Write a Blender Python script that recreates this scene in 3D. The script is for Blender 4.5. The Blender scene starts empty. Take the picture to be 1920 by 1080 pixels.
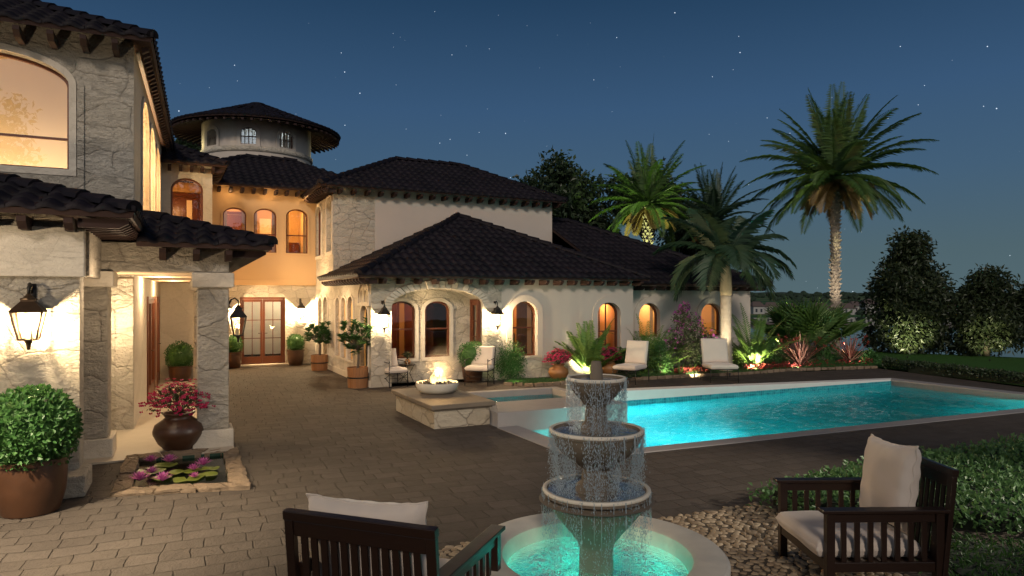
import bpy, bmesh, math, random
from mathutils import Vector, Matrix, Euler
from mathutils.geometry import delaunay_2d_cdt
R = math.radians
random.seed(7)
scene = bpy.context.scene
col = scene.collection
F = 1280.0; CAMZ = 2.2; PCX = 960.0; HZ = 556.0
def ground_at(px, py, z=0.0):
    """place on the ground (world x, y) that the photograph shows at this pixel"""
    Y = F*(CAMZ-z)/(py-HZ)
    return ((px-PCX)/F*Y, Y)
ANG_A = math.atan2(1, 2520/1280.0)      # main house direction
ANG_B = R(25.5)                          # west wing direction
def rotA(u, v): return (u*math.cos(ANG_A)-v*math.sin(ANG_A), u*math.sin(ANG_A)+v*math.cos(ANG_A))
def rotB(u, v): return (u*math.cos(ANG_B)-v*math.sin(ANG_B), u*math.sin(ANG_B)+v*math.cos(ANG_B))

# ------------------------------------------------------------------ objects
def tag(o, label=None, cat=None, group=None, kind=None):
    if label: o['label'] = label
    if cat: o['category'] = cat
    if group: o['group'] = group
    if kind: o['kind'] = kind
    return o
def empty(name, loc=(0, 0, 0), rz=0.0):
    o = bpy.data.objects.new(name, None); col.objects.link(o)
    o.empty_display_size = 0.1
    o.location = loc; o.rotation_euler = (0, 0, rz)
    return o
def thing(name, label, cat, loc=(0, 0, 0), rz=0.0, group=None):
    return tag(empty(name, loc, rz), label, cat, group)
CHILD = {}
def copy_tree(o, parent=None):
    c = o.copy(); col.objects.link(c); c.parent = parent
    for ch in CHILD.get(o.name, []):
        d = copy_tree(ch, c)
        CHILD.setdefault(c.name, []).append(d)
    return c
class MB:
    def __init__(s): s.v = []; s.f = []; s.mi = []; s.m = 0
    def add(s, vs, fs):
        n = len(s.v); s.v += [tuple(p) for p in vs]
        for f in fs:
            s.f.append(tuple(i+n for i in f)); s.mi.append(s.m)
    def box(s, x0, x1, y0, y1, z0, z1):
        s.add([(x0,y0,z0),(x1,y0,z0),(x1,y1,z0),(x0,y1,z0),(x0,y0,z1),(x1,y0,z1),(x1,y1,z1),(x0,y1,z1)],
              [(3,2,1,0),(4,5,6,7),(0,1,5,4),(1,2,6,5),(2,3,7,6),(3,0,4,7)])
    def obox(s, c, size, M):
        x, y, z = size[0]/2, size[1]/2, size[2]/2
        vs = [Vector(c)+M@Vector(p) for p in ((-x,-y,-z),(x,-y,-z),(x,y,-z),(-x,y,-z),(-x,-y,z),(x,-y,z),(x,y,z),(-x,y,z))]
        s.add(vs, [(3,2,1,0),(4,5,6,7),(0,1,5,4),(1,2,6,5),(2,3,7,6),(3,0,4,7)])
    def beam(s, a, b, w, h, up=(0,0,1)):
        a = Vector(a); b = Vector(b); d = (b-a); L = d.length; d.normalize()
        u = Vector(up); x = d.cross(u)
        if x.length < 1e-4: x = d.cross(Vector((1,0,0)))
        x.normalize(); z = x.cross(d)
        M = Matrix((x, d, z)).transposed()
        s.obox((a+b)/2, (w, L, h), M)
    def tube(s, pts, rad, n=8, cap=True):
        pts = [Vector(p) for p in pts]; k = len(pts)
        if not isinstance(rad, (list, tuple)): rad = [rad]*k
        base = len(s.v); prev = None; rings = []
        for i, p in enumerate(pts):
            d = (pts[min(i+1, k-1)]-pts[max(i-1, 0)]); d.normalize()
            if prev is None:
                x = d.cross(Vector((0,0,1)))
                if x.length < 1e-3: x = d.cross(Vector((1,0,0)))
            else:
                x = prev-d*prev.dot(d)
            x.normalize(); prev = x; y = d.cross(x)
            rings.append([p+(x*math.cos(2*math.pi*j/n)+y*math.sin(2*math.pi*j/n))*rad[i] for j in range(n)])
        vs = [q for r in rings for q in r]; fs = []
        for i in range(k-1):
            for j in range(n):
                a = i*n+j; b = i*n+(j+1) % n
                fs.append((a, b, b+n, a+n))
        if cap:
            fs.append(tuple(range(n-1, -1, -1))); fs.append(tuple((k-1)*n+j for j in range(n)))
        s.add(vs, fs)
    def lathe(s, prof, n=32, c=(0,0,0), cap0=True, cap1=True, wob=None):
        vs = []; fs = []; k = len(prof)
        for i, (r, z) in enumerate(prof):
            for j in range(n):
                a = 2*math.pi*j/n
                q = r*(1 if wob is None else wob(a, i))
                vs.append((c[0]+q*math.cos(a), c[1]+q*math.sin(a), c[2]+z))
        for i in range(k-1):
            for j in range(n):
                a = i*n+j; b = i*n+(j+1) % n
                fs.append((a, b, b+n, a+n))
        if cap0 and prof[0][0] > 1e-4: fs.append(tuple(range(n-1, -1, -1)))
        if cap1 and prof[-1][0] > 1e-4: fs.append(tuple((k-1)*n+j for j in range(n)))
        s.add(vs, fs)
    def prism(s, poly, z0, z1):
        n = len(poly)
        vs = [(p[0], p[1], z0) for p in poly]+[(p[0], p[1], z1) for p in poly]
        fs = [tuple(range(n-1, -1, -1)), tuple(range(n, 2*n))]
        for i in range(n):
            j = (i+1) % n
            fs.append((i, j, j+n, i+n))
        s.add(vs, fs)
    def leaf(s, p, d, nrm, L, w, fold=0.25, droop=0.0):
        """a small folded leaf of two faces from p along d"""
        p = Vector(p); d = Vector(d).normalized(); nrm = Vector(nrm)
        x = d.cross(nrm)
        if x.length < 1e-4: x = d.cross(Vector((0.3, 0.5, 0.8)))
        x.normalize(); nn = x.cross(d)
        m = p+d*L*0.45; t = p+d*L-Vector((0,0,1))*droop*L
        a = m+x*w*0.5+nn*w*fold; b = m-x*w*0.5+nn*w*fold
        s.add([p, a, t, b], [(0, 1, 2), (0, 2, 3)])
    def build(s, name, mat, parent=None, smooth=False, bevel=0.0, loc=None, rz=None, auto=None):
        me = bpy.data.meshes.new(name); me.from_pydata(s.v, [], s.f)
        mats = mat if isinstance(mat, (list, tuple)) else [mat]
        for m in mats: me.materials.append(m)
        if len(mats) > 1: me.polygons.foreach_set('material_index', s.mi)
        if smooth: me.polygons.foreach_set('use_smooth', [True]*len(me.polygons))
        me.update()
        o = bpy.data.objects.new(name, me); col.objects.link(o)
        if parent is not None:
            o.parent = parent; CHILD.setdefault(parent.name, []).append(o)
        if loc: o.location = loc
        if rz is not None: o.rotation_euler = (0, 0, rz)
        if bevel:
            b = o.modifiers.new('bevel', 'BEVEL'); b.width = bevel; b.segments = 2; b.limit_method = 'ANGLE'
            b.angle_limit = R(40)
        if auto is not None:
            try: me.set_sharp_from_angle(angle=R(auto))
            except Exception: pass
        return o

# ------------------------------------------------------------------ materials
MATS = {}
class NT:
    def __init__(s, name):
        s.mat = bpy.data.materials.new(name); s.mat.use_nodes = True
        s.t = s.mat.node_tree; s.t.nodes.clear()
        s.out = s.n('ShaderNodeOutputMaterial')
        MATS[name] = s.mat
    def n(s, typ, **kw):
        nd = s.t.nodes.new(typ)
        for k, v in kw.items(): setattr(nd, k, v)
        return nd
    def l(s, a, b): s.t.links.new(a, b)
    def inp(s, nd, k, v):
        if hasattr(v, 'is_output') or isinstance(v, bpy.types.NodeSocket): s.l(v, nd.inputs[k])
        else: nd.inputs[k].default_value = v
    def coord(s, which='Object'):
        return s.n('ShaderNodeTexCoord').outputs[which]
    def mapping(s, vec, scale=(1,1,1), rot=(0,0,0), loc=(0,0,0)):
        m = s.n('ShaderNodeMapping'); s.l(vec, m.inputs['Vector'])
        m.inputs['Scale'].default_value = scale; m.inputs['Rotation'].default_value = rot; m.inputs['Location'].default_value = loc
        return m.outputs[0]
    def noise(s, vec, scale, detail=4, rough=0.55, out='Fac', dist=0.0):
        m = s.n('ShaderNodeTexNoise'); s.l(vec, m.inputs['Vector'])
        m.inputs['Scale'].default_value = scale; m.inputs['Detail'].default_value = detail
        m.inputs['Roughness'].default_value = rough; m.inputs['Distortion'].default_value = dist
        return m.outputs['Fac'] if out == 'Fac' else m.outputs['Color']
    def voro(s, vec, scale, feature='F1', rnd=1.0, out='Distance', dims='3D'):
        m = s.n('ShaderNodeTexVoronoi', feature=feature, voronoi_dimensions=dims); s.l(vec, m.inputs['Vector'])
        m.inputs['Scale'].default_value = scale; m.inputs['Randomness'].default_value = rnd
        return m.outputs[out]
    def ramp(s, fac, stops, interp='LINEAR'):
        m = s.n('ShaderNodeValToRGB'); cr = m.color_ramp; cr.interpolation = interp
        while len(cr.elements) < len(stops): cr.elements.new(0.5)
        for e, (p, c) in zip(cr.elements, stops):
            e.position = p; e.color = (c[0], c[1], c[2], 1) if len(c) == 3 else c
        s.l(fac, m.inputs[0]); return m.outputs[0]
    def math(s, op, a, b=0.0, c=None, clamp=False):
        m = s.n('ShaderNodeMath', operation=op, use_clamp=clamp)
        s.inp(m, 0, a); s.inp(m, 1, b)
        if c is not None: s.inp(m, 2, c)
        return m.outputs[0]
    def mix(s, fac, a, b, blend='MIX'):
        m = s.n('ShaderNodeMix', data_type='RGBA', blend_type=blend)
        s.inp(m, 0, fac)
        for k, v in ((6, a), (7, b)):
            if isinstance(v, bpy.types.NodeSocket): s.l(v, m.inputs[k])
            else: m.inputs[k].default_value = (v[0], v[1], v[2], 1)
        return m.outputs[2]
    def vmath(s, op, a, b=None):
        m = s.n('ShaderNodeVectorMath', operation=op)
        s.inp(m, 0, a)
        if b is not None: s.inp(m, 1, b)
        return m.outputs[0]
    def bump(s, h, strength=0.5, dist=0.02, nrm=None):
        m = s.n('ShaderNodeBump'); s.l(h, m.inputs['Height'])
        m.inputs['Strength'].default_value = strength; m.inputs['Distance'].default_value = dist
        if nrm is not None: s.l(nrm, m.inputs['Normal'])
        return m.outputs[0]
    def bsdf(s, color, rough=0.7, normal=None, spec=0.5, metal=0.0, **kw):
        b = s.n('ShaderNodeBsdfPrincipled')
        if isinstance(color, bpy.types.NodeSocket): s.l(color, b.inputs['Base Color'])
        else: b.inputs['Base Color'].default_value = (*color, 1)
        s.inp(b, 'Roughness', rough); b.inputs['Specular IOR Level'].default_value = spec
        b.inputs['Metallic'].default_value = metal
        if normal is not None: s.l(normal, b.inputs['Normal'])
        for k, v in kw.items(): s.inp(b, k.replace('_', ' '), v)
        return b.outputs[0]
    def done(s, sh):
        s.l(sh, s.out.inputs['Surface']); return s.mat
def simple(name, c, rough=0.6, var=0.25, scale=8, bump=0.2, bscale=60, bdist=0.005, metal=0.0, spec=0.5, **kw):
    t = NT(name); co = t.coord()
    n = t.noise(co, scale, 5)
    lo = tuple(x*(1-var) for x in c); hi = tuple(min(1, x*(1+var)) for x in c)
    cc = t.mix(n, lo, hi)
    nb = t.bump(t.noise(co, bscale, 4), bump, bdist)
    rr = t.math('MULTIPLY_ADD', t.noise(co, scale*2.3, 3), 0.3, rough-0.15, clamp=True)
    return t.done(t.bsdf(cc, rr, nb, spec=spec, metal=metal, **kw))
def wallvec(t):
    """object coordinates laid flat on whichever wall face this is: (along, up, 0)"""
    tc = t.n('ShaderNodeTexCoord')
    sp = t.n('ShaderNodeSeparateXYZ'); t.l(tc.outputs['Object'], sp.inputs[0])
    sn = t.n('ShaderNodeSeparateXYZ'); t.l(tc.outputs['Normal'], sn.inputs[0])
    ax = t.math('ABSOLUTE', sn.outputs[0]); az = t.math('ABSOLUTE', sn.outputs[2])
    sel = t.math('GREATER_THAN', ax, 0.6)
    along = t.n('ShaderNodeMix', data_type='FLOAT'); t.l(sel, along.inputs[0]); t.l(sp.outputs[0], along.inputs[2]); t.l(sp.outputs[1], along.inputs[3])
    selz = t.math('GREATER_THAN', az, 0.6)
    up = t.n('ShaderNodeMix', data_type='FLOAT'); t.l(selz, up.inputs[0]); t.l(sp.outputs[2], up.inputs[2]); t.l(sp.outputs[1], up.inputs[3])
    cb = t.n('ShaderNodeCombineXYZ'); t.l(along.outputs[0], cb.inputs[0]); t.l(up.outputs[0], cb.inputs[1])
    t.l(t.math('MULTIPLY', sel, 7.3), cb.inputs[2])
    return cb.outputs[0]
def stone_mat(name, c1, c2, cell=(2.4, 4.2), rnd=0.85, rough_amp=0.05, mortar=(0.36, 0.31, 0.25), bs=1.0, detail_scale=9, joint=0.5):
    t = NT(name); v = wallvec(t)
    warp = t.noise(v, 2.6, 5, out='Color'); wn = t.vmath('SCALE', t.vmath('SUBTRACT', warp, (0.5,0.5,0.5)))
    wn.node.inputs['Scale'].default_value = 0.22
    wv = t.vmath('ADD', v, wn)
    m = t.mapping(wv, (cell[0], cell[1], 1))
    edge = t.voro(m, 1.0, 'DISTANCE_TO_EDGE', rnd, dims='2D')
    cellc = t.voro(m, 1.0, 'F1', rnd, out='Color', dims='2D')
    sp = t.n('ShaderNodeSeparateColor'); t.l(cellc, sp.inputs[0])
    ef = t.ramp(edge, [(0.0, (0,0,0)), (0.018, (0.6,0.6,0.6)), (0.06, (1,1,1))])
    big = t.noise(v, 1.4, 6, 0.62); fine = t.noise(t.mapping(v, (1, 1.5, 1)), detail_scale*1.6, 8, 0.7, dist=0.4)
    mid = t.noise(t.mapping(v, (1, 1.5, 1)), 2.6, 9, 0.64, dist=0.9)
    chip = t.voro(t.mapping(wv, (cell[0]*2.3, cell[1]*1.9, 1)), 1.0, 'F1', 1.0, out='Color', dims='2D'); cs = t.n('ShaderNodeSeparateColor'); t.l(chip, cs.inputs[0])
    lay = t.noise(t.mapping(v, (0.8, 2.6, 1)), 1.5, 9, 0.68, dist=0.5)
    crack = t.ramp(t.math('ABSOLUTE', t.math('SUBTRACT', lay, 0.5)), [(0, (0,0,0)), (0.012, (0.75,0.75,0.75)), (0.03, (1,1,1))])
    crack2 = t.ramp(t.math('ABSOLUTE', t.math('SUBTRACT', mid, 0.47)), [(0, (0,0,0)), (0.02, (1,1,1))])
    brk = t.ramp(big, [(0.42, (1,1,1)), (0.6, (0,0,0))])
    crack = t.math('MAXIMUM', crack, t.math('MULTIPLY', brk, 0.9))
    gap = t.ramp(t.noise(v, 2.1, 4, 0.6), [(0.50, (0,0,0)), (0.62, (1,1,1))])
    ef = t.math('MAXIMUM', ef, t.math('MULTIPLY', gap, 0.85))
    crack2 = t.math('MAXIMUM', crack2, t.math('SUBTRACT', 1.0, brk, clamp=True))
    base = t.mix(sp.outputs[0], c1, c2)
    base = t.mix(t.math('MULTIPLY', t.ramp(fine, [(.45, (0,0,0)), (.75, (1,1,1))]), 0.35), base, tuple(x*0.65 for x in c1))
    base = t.mix(t.math('MULTIPLY_ADD', big, 0.8, -0.2, clamp=True), base, tuple(min(1, x*1.1) for x in c1))
    base = t.mix(t.math('MULTIPLY', t.math('SUBTRACT', 1.0, crack), 0.16), base, tuple(x*0.35 for x in c1))
    base = t.mix(t.math('MULTIPLY', t.math('SUBTRACT', 1.0, crack2), 0.08), base, tuple(x*0.4 for x in c1))
    base = t.mix(t.math('MULTIPLY', t.math('SUBTRACT', 1.0, ef), joint), base, mortar)
    h = t.math('ADD', t.math('MULTIPLY', ef, 0.35*joint*2), t.math('MULTIPLY', sp.outputs[1], 0.5))
    h = t.math('ADD', h, t.math('MULTIPLY', fine, 0.8))
    h = t.math('ADD', h, t.math('MULTIPLY', mid, 1.2))
    h = t.math('ADD', h, t.math('MULTIPLY', cs.outputs[0], 0.28))
    h = t.math('ADD', h, t.math('MULTIPLY', crack, 0.14))
    h = t.math('ADD', h, t.math('MULTIPLY', crack2, 0.06))
    nb = t.bump(h, bs, rough_amp)
    return t.done(t.bsdf(base, 0.9, nb, spec=0.2))
STONE = stone_mat('limestone', (0.64, 0.57, 0.47), (0.50, 0.44, 0.35), mortar=(0.22, 0.185, 0.14), joint=0.42, rough_amp=0.08)
STONE_BIG = stone_mat('rough_limestone', (0.66, 0.59, 0.49), (0.56, 0.49, 0.39), cell=(1.3, 2.6), rough_amp=0.11, joint=0.42, mortar=(0.25, 0.20, 0.15))
STONE_TRIM = stone_mat('dressed_limestone', (0.64, 0.57, 0.47), (0.54, 0.47, 0.38), cell=(1.6, 1.9), rough_amp=0.028, bs=0.8, joint=0.15)
STONE_DARK = stone_mat('pond_rock', (0.30, 0.22, 0.15), (0.22, 0.16, 0.11), cell=(2.2, 3.0), rough_amp=0.06, mortar=(.08,.06,.04))
STONE_PLINTH = stone_mat('plinth_stone', (0.46, 0.40, 0.31), (0.34, 0.28, 0.2), cell=(2.6, 3.2), rnd=1.0, rough_amp=0.03, mortar=(0.16,0.13,0.10), joint=0.7)
def stucco(name, c):
    t = NT(name); co = t.coord()
    a = t.noise(co, 0.9, 5); b = t.noise(co, 70, 4); d = t.noise(t.mapping(co, (3, 3, 0.5)), 2.0, 5)
    cc = t.mix(a, tuple(x*0.86 for x in c), c)
    cc = t.mix(t.math('MULTIPLY', d, 0.22), cc, tuple(x*0.8 for x in c))
    nb = t.bump(t.math('ADD', b, t.math('MULTIPLY', a, 3)), 0.25, 0.006)
    return t.done(t.bsdf(cc, 0.92, nb, spec=0.15))
STUCCO = stucco('cream_stucco', (0.53, 0.46, 0.395))
OCHRE = stucco('ochre_stucco', (0.58, 0.38, 0.2))
ROOMWALL = stucco('warm_plaster', (0.64, 0.42, 0.20))
SOFFIT = stucco('soffit_plaster', (0.55, 0.40, 0.26))
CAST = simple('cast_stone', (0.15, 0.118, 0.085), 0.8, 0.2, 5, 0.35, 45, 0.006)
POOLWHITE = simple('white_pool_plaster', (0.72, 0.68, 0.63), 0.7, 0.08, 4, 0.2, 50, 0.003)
CASTLIGHT = simple('pale_cast_stone', (0.62, 0.56, 0.46), 0.8, 0.2, 5, 0.35, 45, 0.006)  # paler copy of the cast stone: light on fountain basin and rims in the colour
COPING = simple('pool_coping', (0.27, 0.245, 0.23), 0.75, 0.12, 4, 0.25, 50, 0.004)
def tile_mat():
    t = NT('dark_clay_tile'); co = t.coord()
    n = t.noise(co, 1.3, 4); m = t.noise(co, 14, 5)
    at = t.n('ShaderNodeAttribute', attribute_name='tone')
    c = t.mix(at.outputs['Fac'], (0.005, 0.004, 0.006), (0.014, 0.010, 0.014))
    c = t.mix(t.math('MULTIPLY', n, 0.4), c, (0.010, 0.008, 0.011))
    c = t.mix(t.math('MULTIPLY', t.ramp(m, [(0.55, (0,0,0)), (0.75, (1,1,1))]), 0.15), c, (0.03, 0.027, 0.028))
    return t.done(t.bsdf(c, t.math('MULTIPLY_ADD', m, 0.25, 0.5), t.bump(m, 0.4, 0.006), spec=0.16))
TILE = tile_mat()
def wood_mat(name, c1, c2, rough=0.5, scale=(14, 14, 1.5), spec=0.4):
    t = NT(name); co = t.coord()
    n = t.noise(t.mapping(co, scale), 2.5, 6, 0.6, dist=0.8); n2 = t.noise(co, 3, 3)
    c = t.mix(n, c1, c2); c = t.mix(t.math('MULTIPLY', n2, 0.4), c, tuple(x*0.6 for x in c1))
    return t.done(t.bsdf(c, t.math('MULTIPLY_ADD', n, 0.2, rough-0.1), t.bump(n, 0.3, 0.004), spec=spec))
RAFTER = wood_mat('dark_red_timber', (0.022, 0.009, 0.007), (0.038, 0.015, 0.010), 0.8)
DOORWOOD = wood_mat('mahogany', (0.16, 0.05, 0.02), (0.10, 0.03, 0.013), 0.35)
CHAIRWOOD = wood_mat('dark_walnut', (0.026, 0.011, 0.006), (0.012, 0.005, 0.003), 0.4, (3, 3, 25))
TUBWOOD = wood_mat('cedar_staves', (0.36, 0.17, 0.07), (0.25, 0.11, 0.045), 0.6, (30, 30, 1.2))
IRON = simple('black_iron', (0.02, 0.017, 0.015), 0.5, 0.3, 20, 0.2, 90, 0.002, metal=0.3)
BRONZE = simple('aged_bronze', (0.075, 0.045, 0.025), 0.42, 0.4, 18, 0.25, 70, 0.003, metal=0.7)
TERRA = simple('terracotta', (0.20, 0.085, 0.04), 0.55, 0.3, 9, 0.25, 50, 0.004)
BROWNPOT = simple('glazed_brown_pot', (0.062, 0.027, 0.013), 0.4, 0.35, 6, 0.3, 40, 0.005)
URN = simple('ochre_urn', (0.27, 0.12, 0.04), 0.5, 0.3, 7, 0.2, 40, 0.004)
SOIL = simple('soil', (0.035, 0.022, 0.014), 0.95, 0.4, 12, 0.8, 40, 0.02)
FLOORST = simple('porch_floor_stone', (0.48, 0.41, 0.32), 0.7, 0.15, 3, 0.2, 40, 0.004)
def fabric(name, c):
    t = NT(name); co = t.coord()
    w = t.noise(t.mapping(co, (1, 1, 1)), 260, 2); big = t.noise(co, 5, 4)
    cc = t.mix(big, tuple(x*0.9 for x in c), c)
    nb = t.bump(t.math('ADD', t.math('MULTIPLY', w, 0.2), t.math('MULTIPLY', big, 1.6)), 0.35, 0.012)
    return t.done(t.bsdf(cc, 0.95, nb, spec=0.1, Sheen_Weight=0.3))
FABRIC = fabric('cream_linen', (0.62, 0.53, 0.455))
def glass_pane(name, refl=0.28, tint=(0.9, 0.88, 0.82), rough=0.0):
    t = NT(name)
    tr = t.n('ShaderNodeBsdfTransparent'); tr.inputs[0].default_value = (*tint, 1)
    gl = t.n('ShaderNodeBsdfGlossy'); gl.inputs['Roughness'].default_value = rough; gl.inputs[0].default_value = (1,1,1,1)
    co = t.coord()
    gl_n = t.bump(t.noise(co, 1.6, 2), 0.06, 0.02); t.l(gl_n, gl.inputs['Normal'])
    fr = t.n('ShaderNodeLayerWeight'); fr.inputs['Blend'].default_value = 0.35
    mx = t.n('ShaderNodeMixShader')
    t.l(t.math('MULTIPLY_ADD', fr.outputs['Fresnel'], 0.6, refl, clamp=True), mx.inputs[0])
    t.l(tr.outputs[0], mx.inputs[1]); t.l(gl.outputs[0], mx.inputs[2])
    return t.done(mx.outputs[0])
PANE = glass_pane('window_glass', 0.06)
PANEUP = glass_pane('upper_window_glass', 0.13)
LAMPGLASS = glass_pane('lantern_glass', 0.06, (1, 0.97, 0.9))
def curtain_mat():
    t = NT('sheer_curtain'); d = t.n('ShaderNodeBsdfDiffuse'); d.inputs[0].default_value = (.45, .36, .26, 1)
    tl = t.n('ShaderNodeBsdfTranslucent'); tl.inputs[0].default_value = (.5, .38, .25, 1)
    mx = t.n('ShaderNodeMixShader'); mx.inputs[0].default_value = .45; t.l(d.outputs[0], mx.inputs[1]); t.l(tl.outputs[0], mx.inputs[2]); return t.done(mx.outputs[0])
SHEER = curtain_mat()
def emit(name, c, s):
    t = NT(name); e = t.n('ShaderNodeEmission'); e.inputs[0].default_value = (*c, 1); e.inputs[1].default_value = s
    return t.done(e.outputs[0])
FLAMEBULB = emit('lamp_flame', (1.0, 0.72, 0.38), 30)
CANDLE = simple('candle_wax', (0.8, 0.7, 0.52), 0.5, 0.05)
UPLENS = emit('uplight_lens', (1.0, 0.9, 0.6), 12)
def leafmat(name, c1, c2, rough=0.45, trans=0.25, scale=6):
    t = NT(name); g = t.n('ShaderNodeNewGeometry'); co = t.coord()
    n = t.noise(co, scale, 3)
    c = t.mix(g.outputs['Random Per Island'], c1, c2)
    c = t.mix(t.math('MULTIPLY', n, 0.45), c, tuple(x*0.5 for x in c1))
    b = t.bsdf(c, rough, spec=0.4)
    tl = t.n('ShaderNodeBsdfTranslucent'); t.l(c, tl.inputs[0])
    mx = t.n('ShaderNodeMixShader'); mx.inputs[0].default_value = trans
    t.l(b, mx.inputs[1]); t.l(tl.outputs[0], mx.inputs[2])
    return t.done(mx.outputs[0])
L_BOX = leafmat('boxwood_leaf', (0.04, 0.125, 0.028), (0.09, 0.21, 0.055))
L_TREE = leafmat('tree_leaf', (0.022, 0.042, 0.018), (0.05, 0.075, 0.03))
L_SHRUB = leafmat('shrub_leaf', (0.04, 0.06, 0.024), (0.085, 0.095, 0.04))
L_CONE = leafmat('cone_tree_leaf', (0.022, 0.038, 0.016), (0.055, 0.07, 0.03))
L_PALM = leafmat('palm_leaf', (0.045, 0.10, 0.018), (0.085, 0.16, 0.03))
L_PALMDARK = leafmat('dark_palm_leaf', (0.026, 0.062, 0.030), (0.055, 0.10, 0.05))
L_DEAD = leafmat('dry_palm_leaf', (0.20, 0.13, 0.04), (0.30, 0.21, 0.08))
L_FERN = leafmat('fern_leaf', (0.09, 0.18, 0.035), (0.17, 0.28, 0.06))
L_MAG = leafmat('broad_leaf', (0.035, 0.10, 0.03), (0.07, 0.16, 0.05), 0.3)
L_HEDGE = leafmat('hedge_leaf', (0.06, 0.14, 0.045), (0.12, 0.23, 0.075))
L_GRASS = leafmat('grass_blade', (0.03, 0.085, 0.018), (0.06, 0.14, 0.03))
L_RED = leafmat('red_strap_leaf', (0.17, 0.075, 0.055), (0.27, 0.16, 0.12))
P_PINK = leafmat('pink_petal', (0.48, 0.02, 0.10), (0.62, 0.06, 0.16), 0.6, 0.3)
P_MAG = leafmat('magenta_petal', (0.42, 0.06, 0.36), (0.55, 0.12, 0.45), 0.6, 0.3)
P_RED = leafmat('red_petal', (0.20, 0.02, 0.02), (0.28, 0.06, 0.04), 0.6, 0.3)
P_LILY = leafmat('lily_petal', (0.5, 0.10, 0.36), (0.66, 0.22, 0.5), 0.5, 0.3)
L_PAD = leafmat('lily_pad_leaf', (0.20, 0.22, 0.03), (0.13, 0.19, 0.03), 0.35, 0.1)
BARK = simple('grey_bark', (0.16, 0.13, 0.10), 0.9, 0.35, 10, 0.9, 30, 0.02)
def palm_bark(name, c1, c2, rings):
    t = NT(name); co = t.coord()
    sp = t.n('ShaderNodeSeparateXYZ'); t.l(co, sp.inputs[0])
    n = t.noise(co, 9, 4)
    c = t.mix(n, c1, c2)
    return t.done(t.bsdf(c, 0.9, t.bump(t.noise(t.mapping(co, (1, 1, rings)), 5, 4), 0.8, 0.02), spec=0.15))
PBARK = palm_bark('date_palm_bark', (0.14, 0.105, 0.08), (0.40, 0.34, 0.28), 1.0)
RBARK = palm_bark('smooth_palm_bark', (0.38, 0.33, 0.26), (0.26, 0.21, 0.16), 4.0)
SHAFT = palm_bark('palm_crownshaft', (0.32, 0.27, 0.17), (0.22, 0.17, 0.1), 0.2)
# ------------------------------------------------------------------ camera, world
cam_d = bpy.data.cameras.new('camera'); cam = bpy.data.objects.new('camera', cam_d); col.objects.link(cam)
cam.location = (0, 0, CAMZ); cam.rotation_euler = (R(90), 0, 0)
cam_d.sensor_width = 36; cam_d.lens = 24.0; cam_d.shift_y = 16/1920.0; cam_d.clip_end = 6000; cam_d.clip_start = 0.05
scene.camera = cam
scene.view_settings.view_transform = 'Standard'; scene.view_settings.look = 'None'
scene.view_settings.exposure = 0; scene.view_settings.gamma = 1
cy = scene.cycles
cy.max_bounces = 10; cy.diffuse_bounces = 3; cy.glossy_bounces = 4; cy.transmission_bounces = 6; cy.transparent_max_bounces = 12
cy.caustics_reflective = False; cy.caustics_refractive = False
cy.sample_clamp_indirect = 4.0; cy.use_light_tree = True; cy.use_denoising = True

wd = bpy.data.worlds.new('World'); scene.world = wd; wd.use_nodes = True
wt = wd.node_tree; wt.nodes.clear()
class WT(NT):
    def __init__(s, tree): s.t = tree
w = WT(wt)
wo = w.n('ShaderNodeOutputWorld'); bg = w.n('ShaderNodeBackground'); w.l(bg.outputs[0], wo.inputs[0])
gen = w.n('ShaderNodeTexCoord').outputs['Generated']
sx = w.n('ShaderNodeSeparateXYZ'); w.l(gen, sx.inputs[0])
z = sx.outputs[2]
# evening sky: deep blue ahead, the afterglow of the sunset low down on the side behind the viewer
front = w.ramp(w.math('MAXIMUM', z, 0.0), [(0.0, (0.088, 0.140, 0.160)), (0.06, (0.078, 0.130, 0.155)), (0.16, (0.056, 0.114, 0.186)),
        (0.26, (0.040, 0.094, 0.185)), (0.40, (0.0175, 0.052, 0.112)), (0.7, (0.012, 0.03, 0.07)), (1.0, (0.010, 0.024, 0.06))])
back = w.ramp(w.math('MAXIMUM', z, 0.0), [(0.0, (0.22, 0.23, 0.25)), (0.10, (0.42, 0.47, 0.54)), (0.2, (0.52, 0.60, 0.70)), (0.34, (0.46, 0.53, 0.62)), (0.55, (0.20, 0.22, 0.26)), (1.0, (0.03, 0.05, 0.09))])
side = w.math('MULTIPLY_ADD', sx.outputs[1], -1.0, 0.0)
bf = w.n('ShaderNodeMapRange', interpolation_type='SMOOTHSTEP'); w.l(side, bf.inputs['Value'])
bf.inputs['From Min'].default_value = -0.25; bf.inputs['From Max'].default_value = 0.75
skyc = w.mix(bf.outputs[0], front, back)
# stars
def stars(scale, size, amt, off):
    m = w.mapping(gen, (1, 1, 1), loc=(off, off*0.7, off*1.3))
    v = w.n('ShaderNodeTexVoronoi', feature='F1'); w.l(m, v.inputs['Vector']); v.inputs['Scale'].default_value = scale
    d = w.math('LESS_THAN', v.outputs['Distance'], size)
    s2 = w.n('ShaderNodeSeparateColor'); w.l(v.outputs['Color'], s2.inputs[0])
    lit = w.math('POWER', s2.outputs[0], 2.2)
    return w.math('MULTIPLY', w.math('MULTIPLY', d, lit), amt)
st = w.math('ADD', stars(40, 0.028, 3.0, 3.1), stars(70, 0.040, 1.2, 8.7))
st = w.math('MULTIPLY', st, w.math('GREATER_THAN', sx.outputs[1], 0.0))
skyc = w.mix(1.0, skyc, w.mix(st, (0,0,0), (0.8, 0.9, 1.0)), 'ADD')
w.l(skyc, bg.inputs[0]); bg.inputs[1].default_value = 1.0

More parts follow.
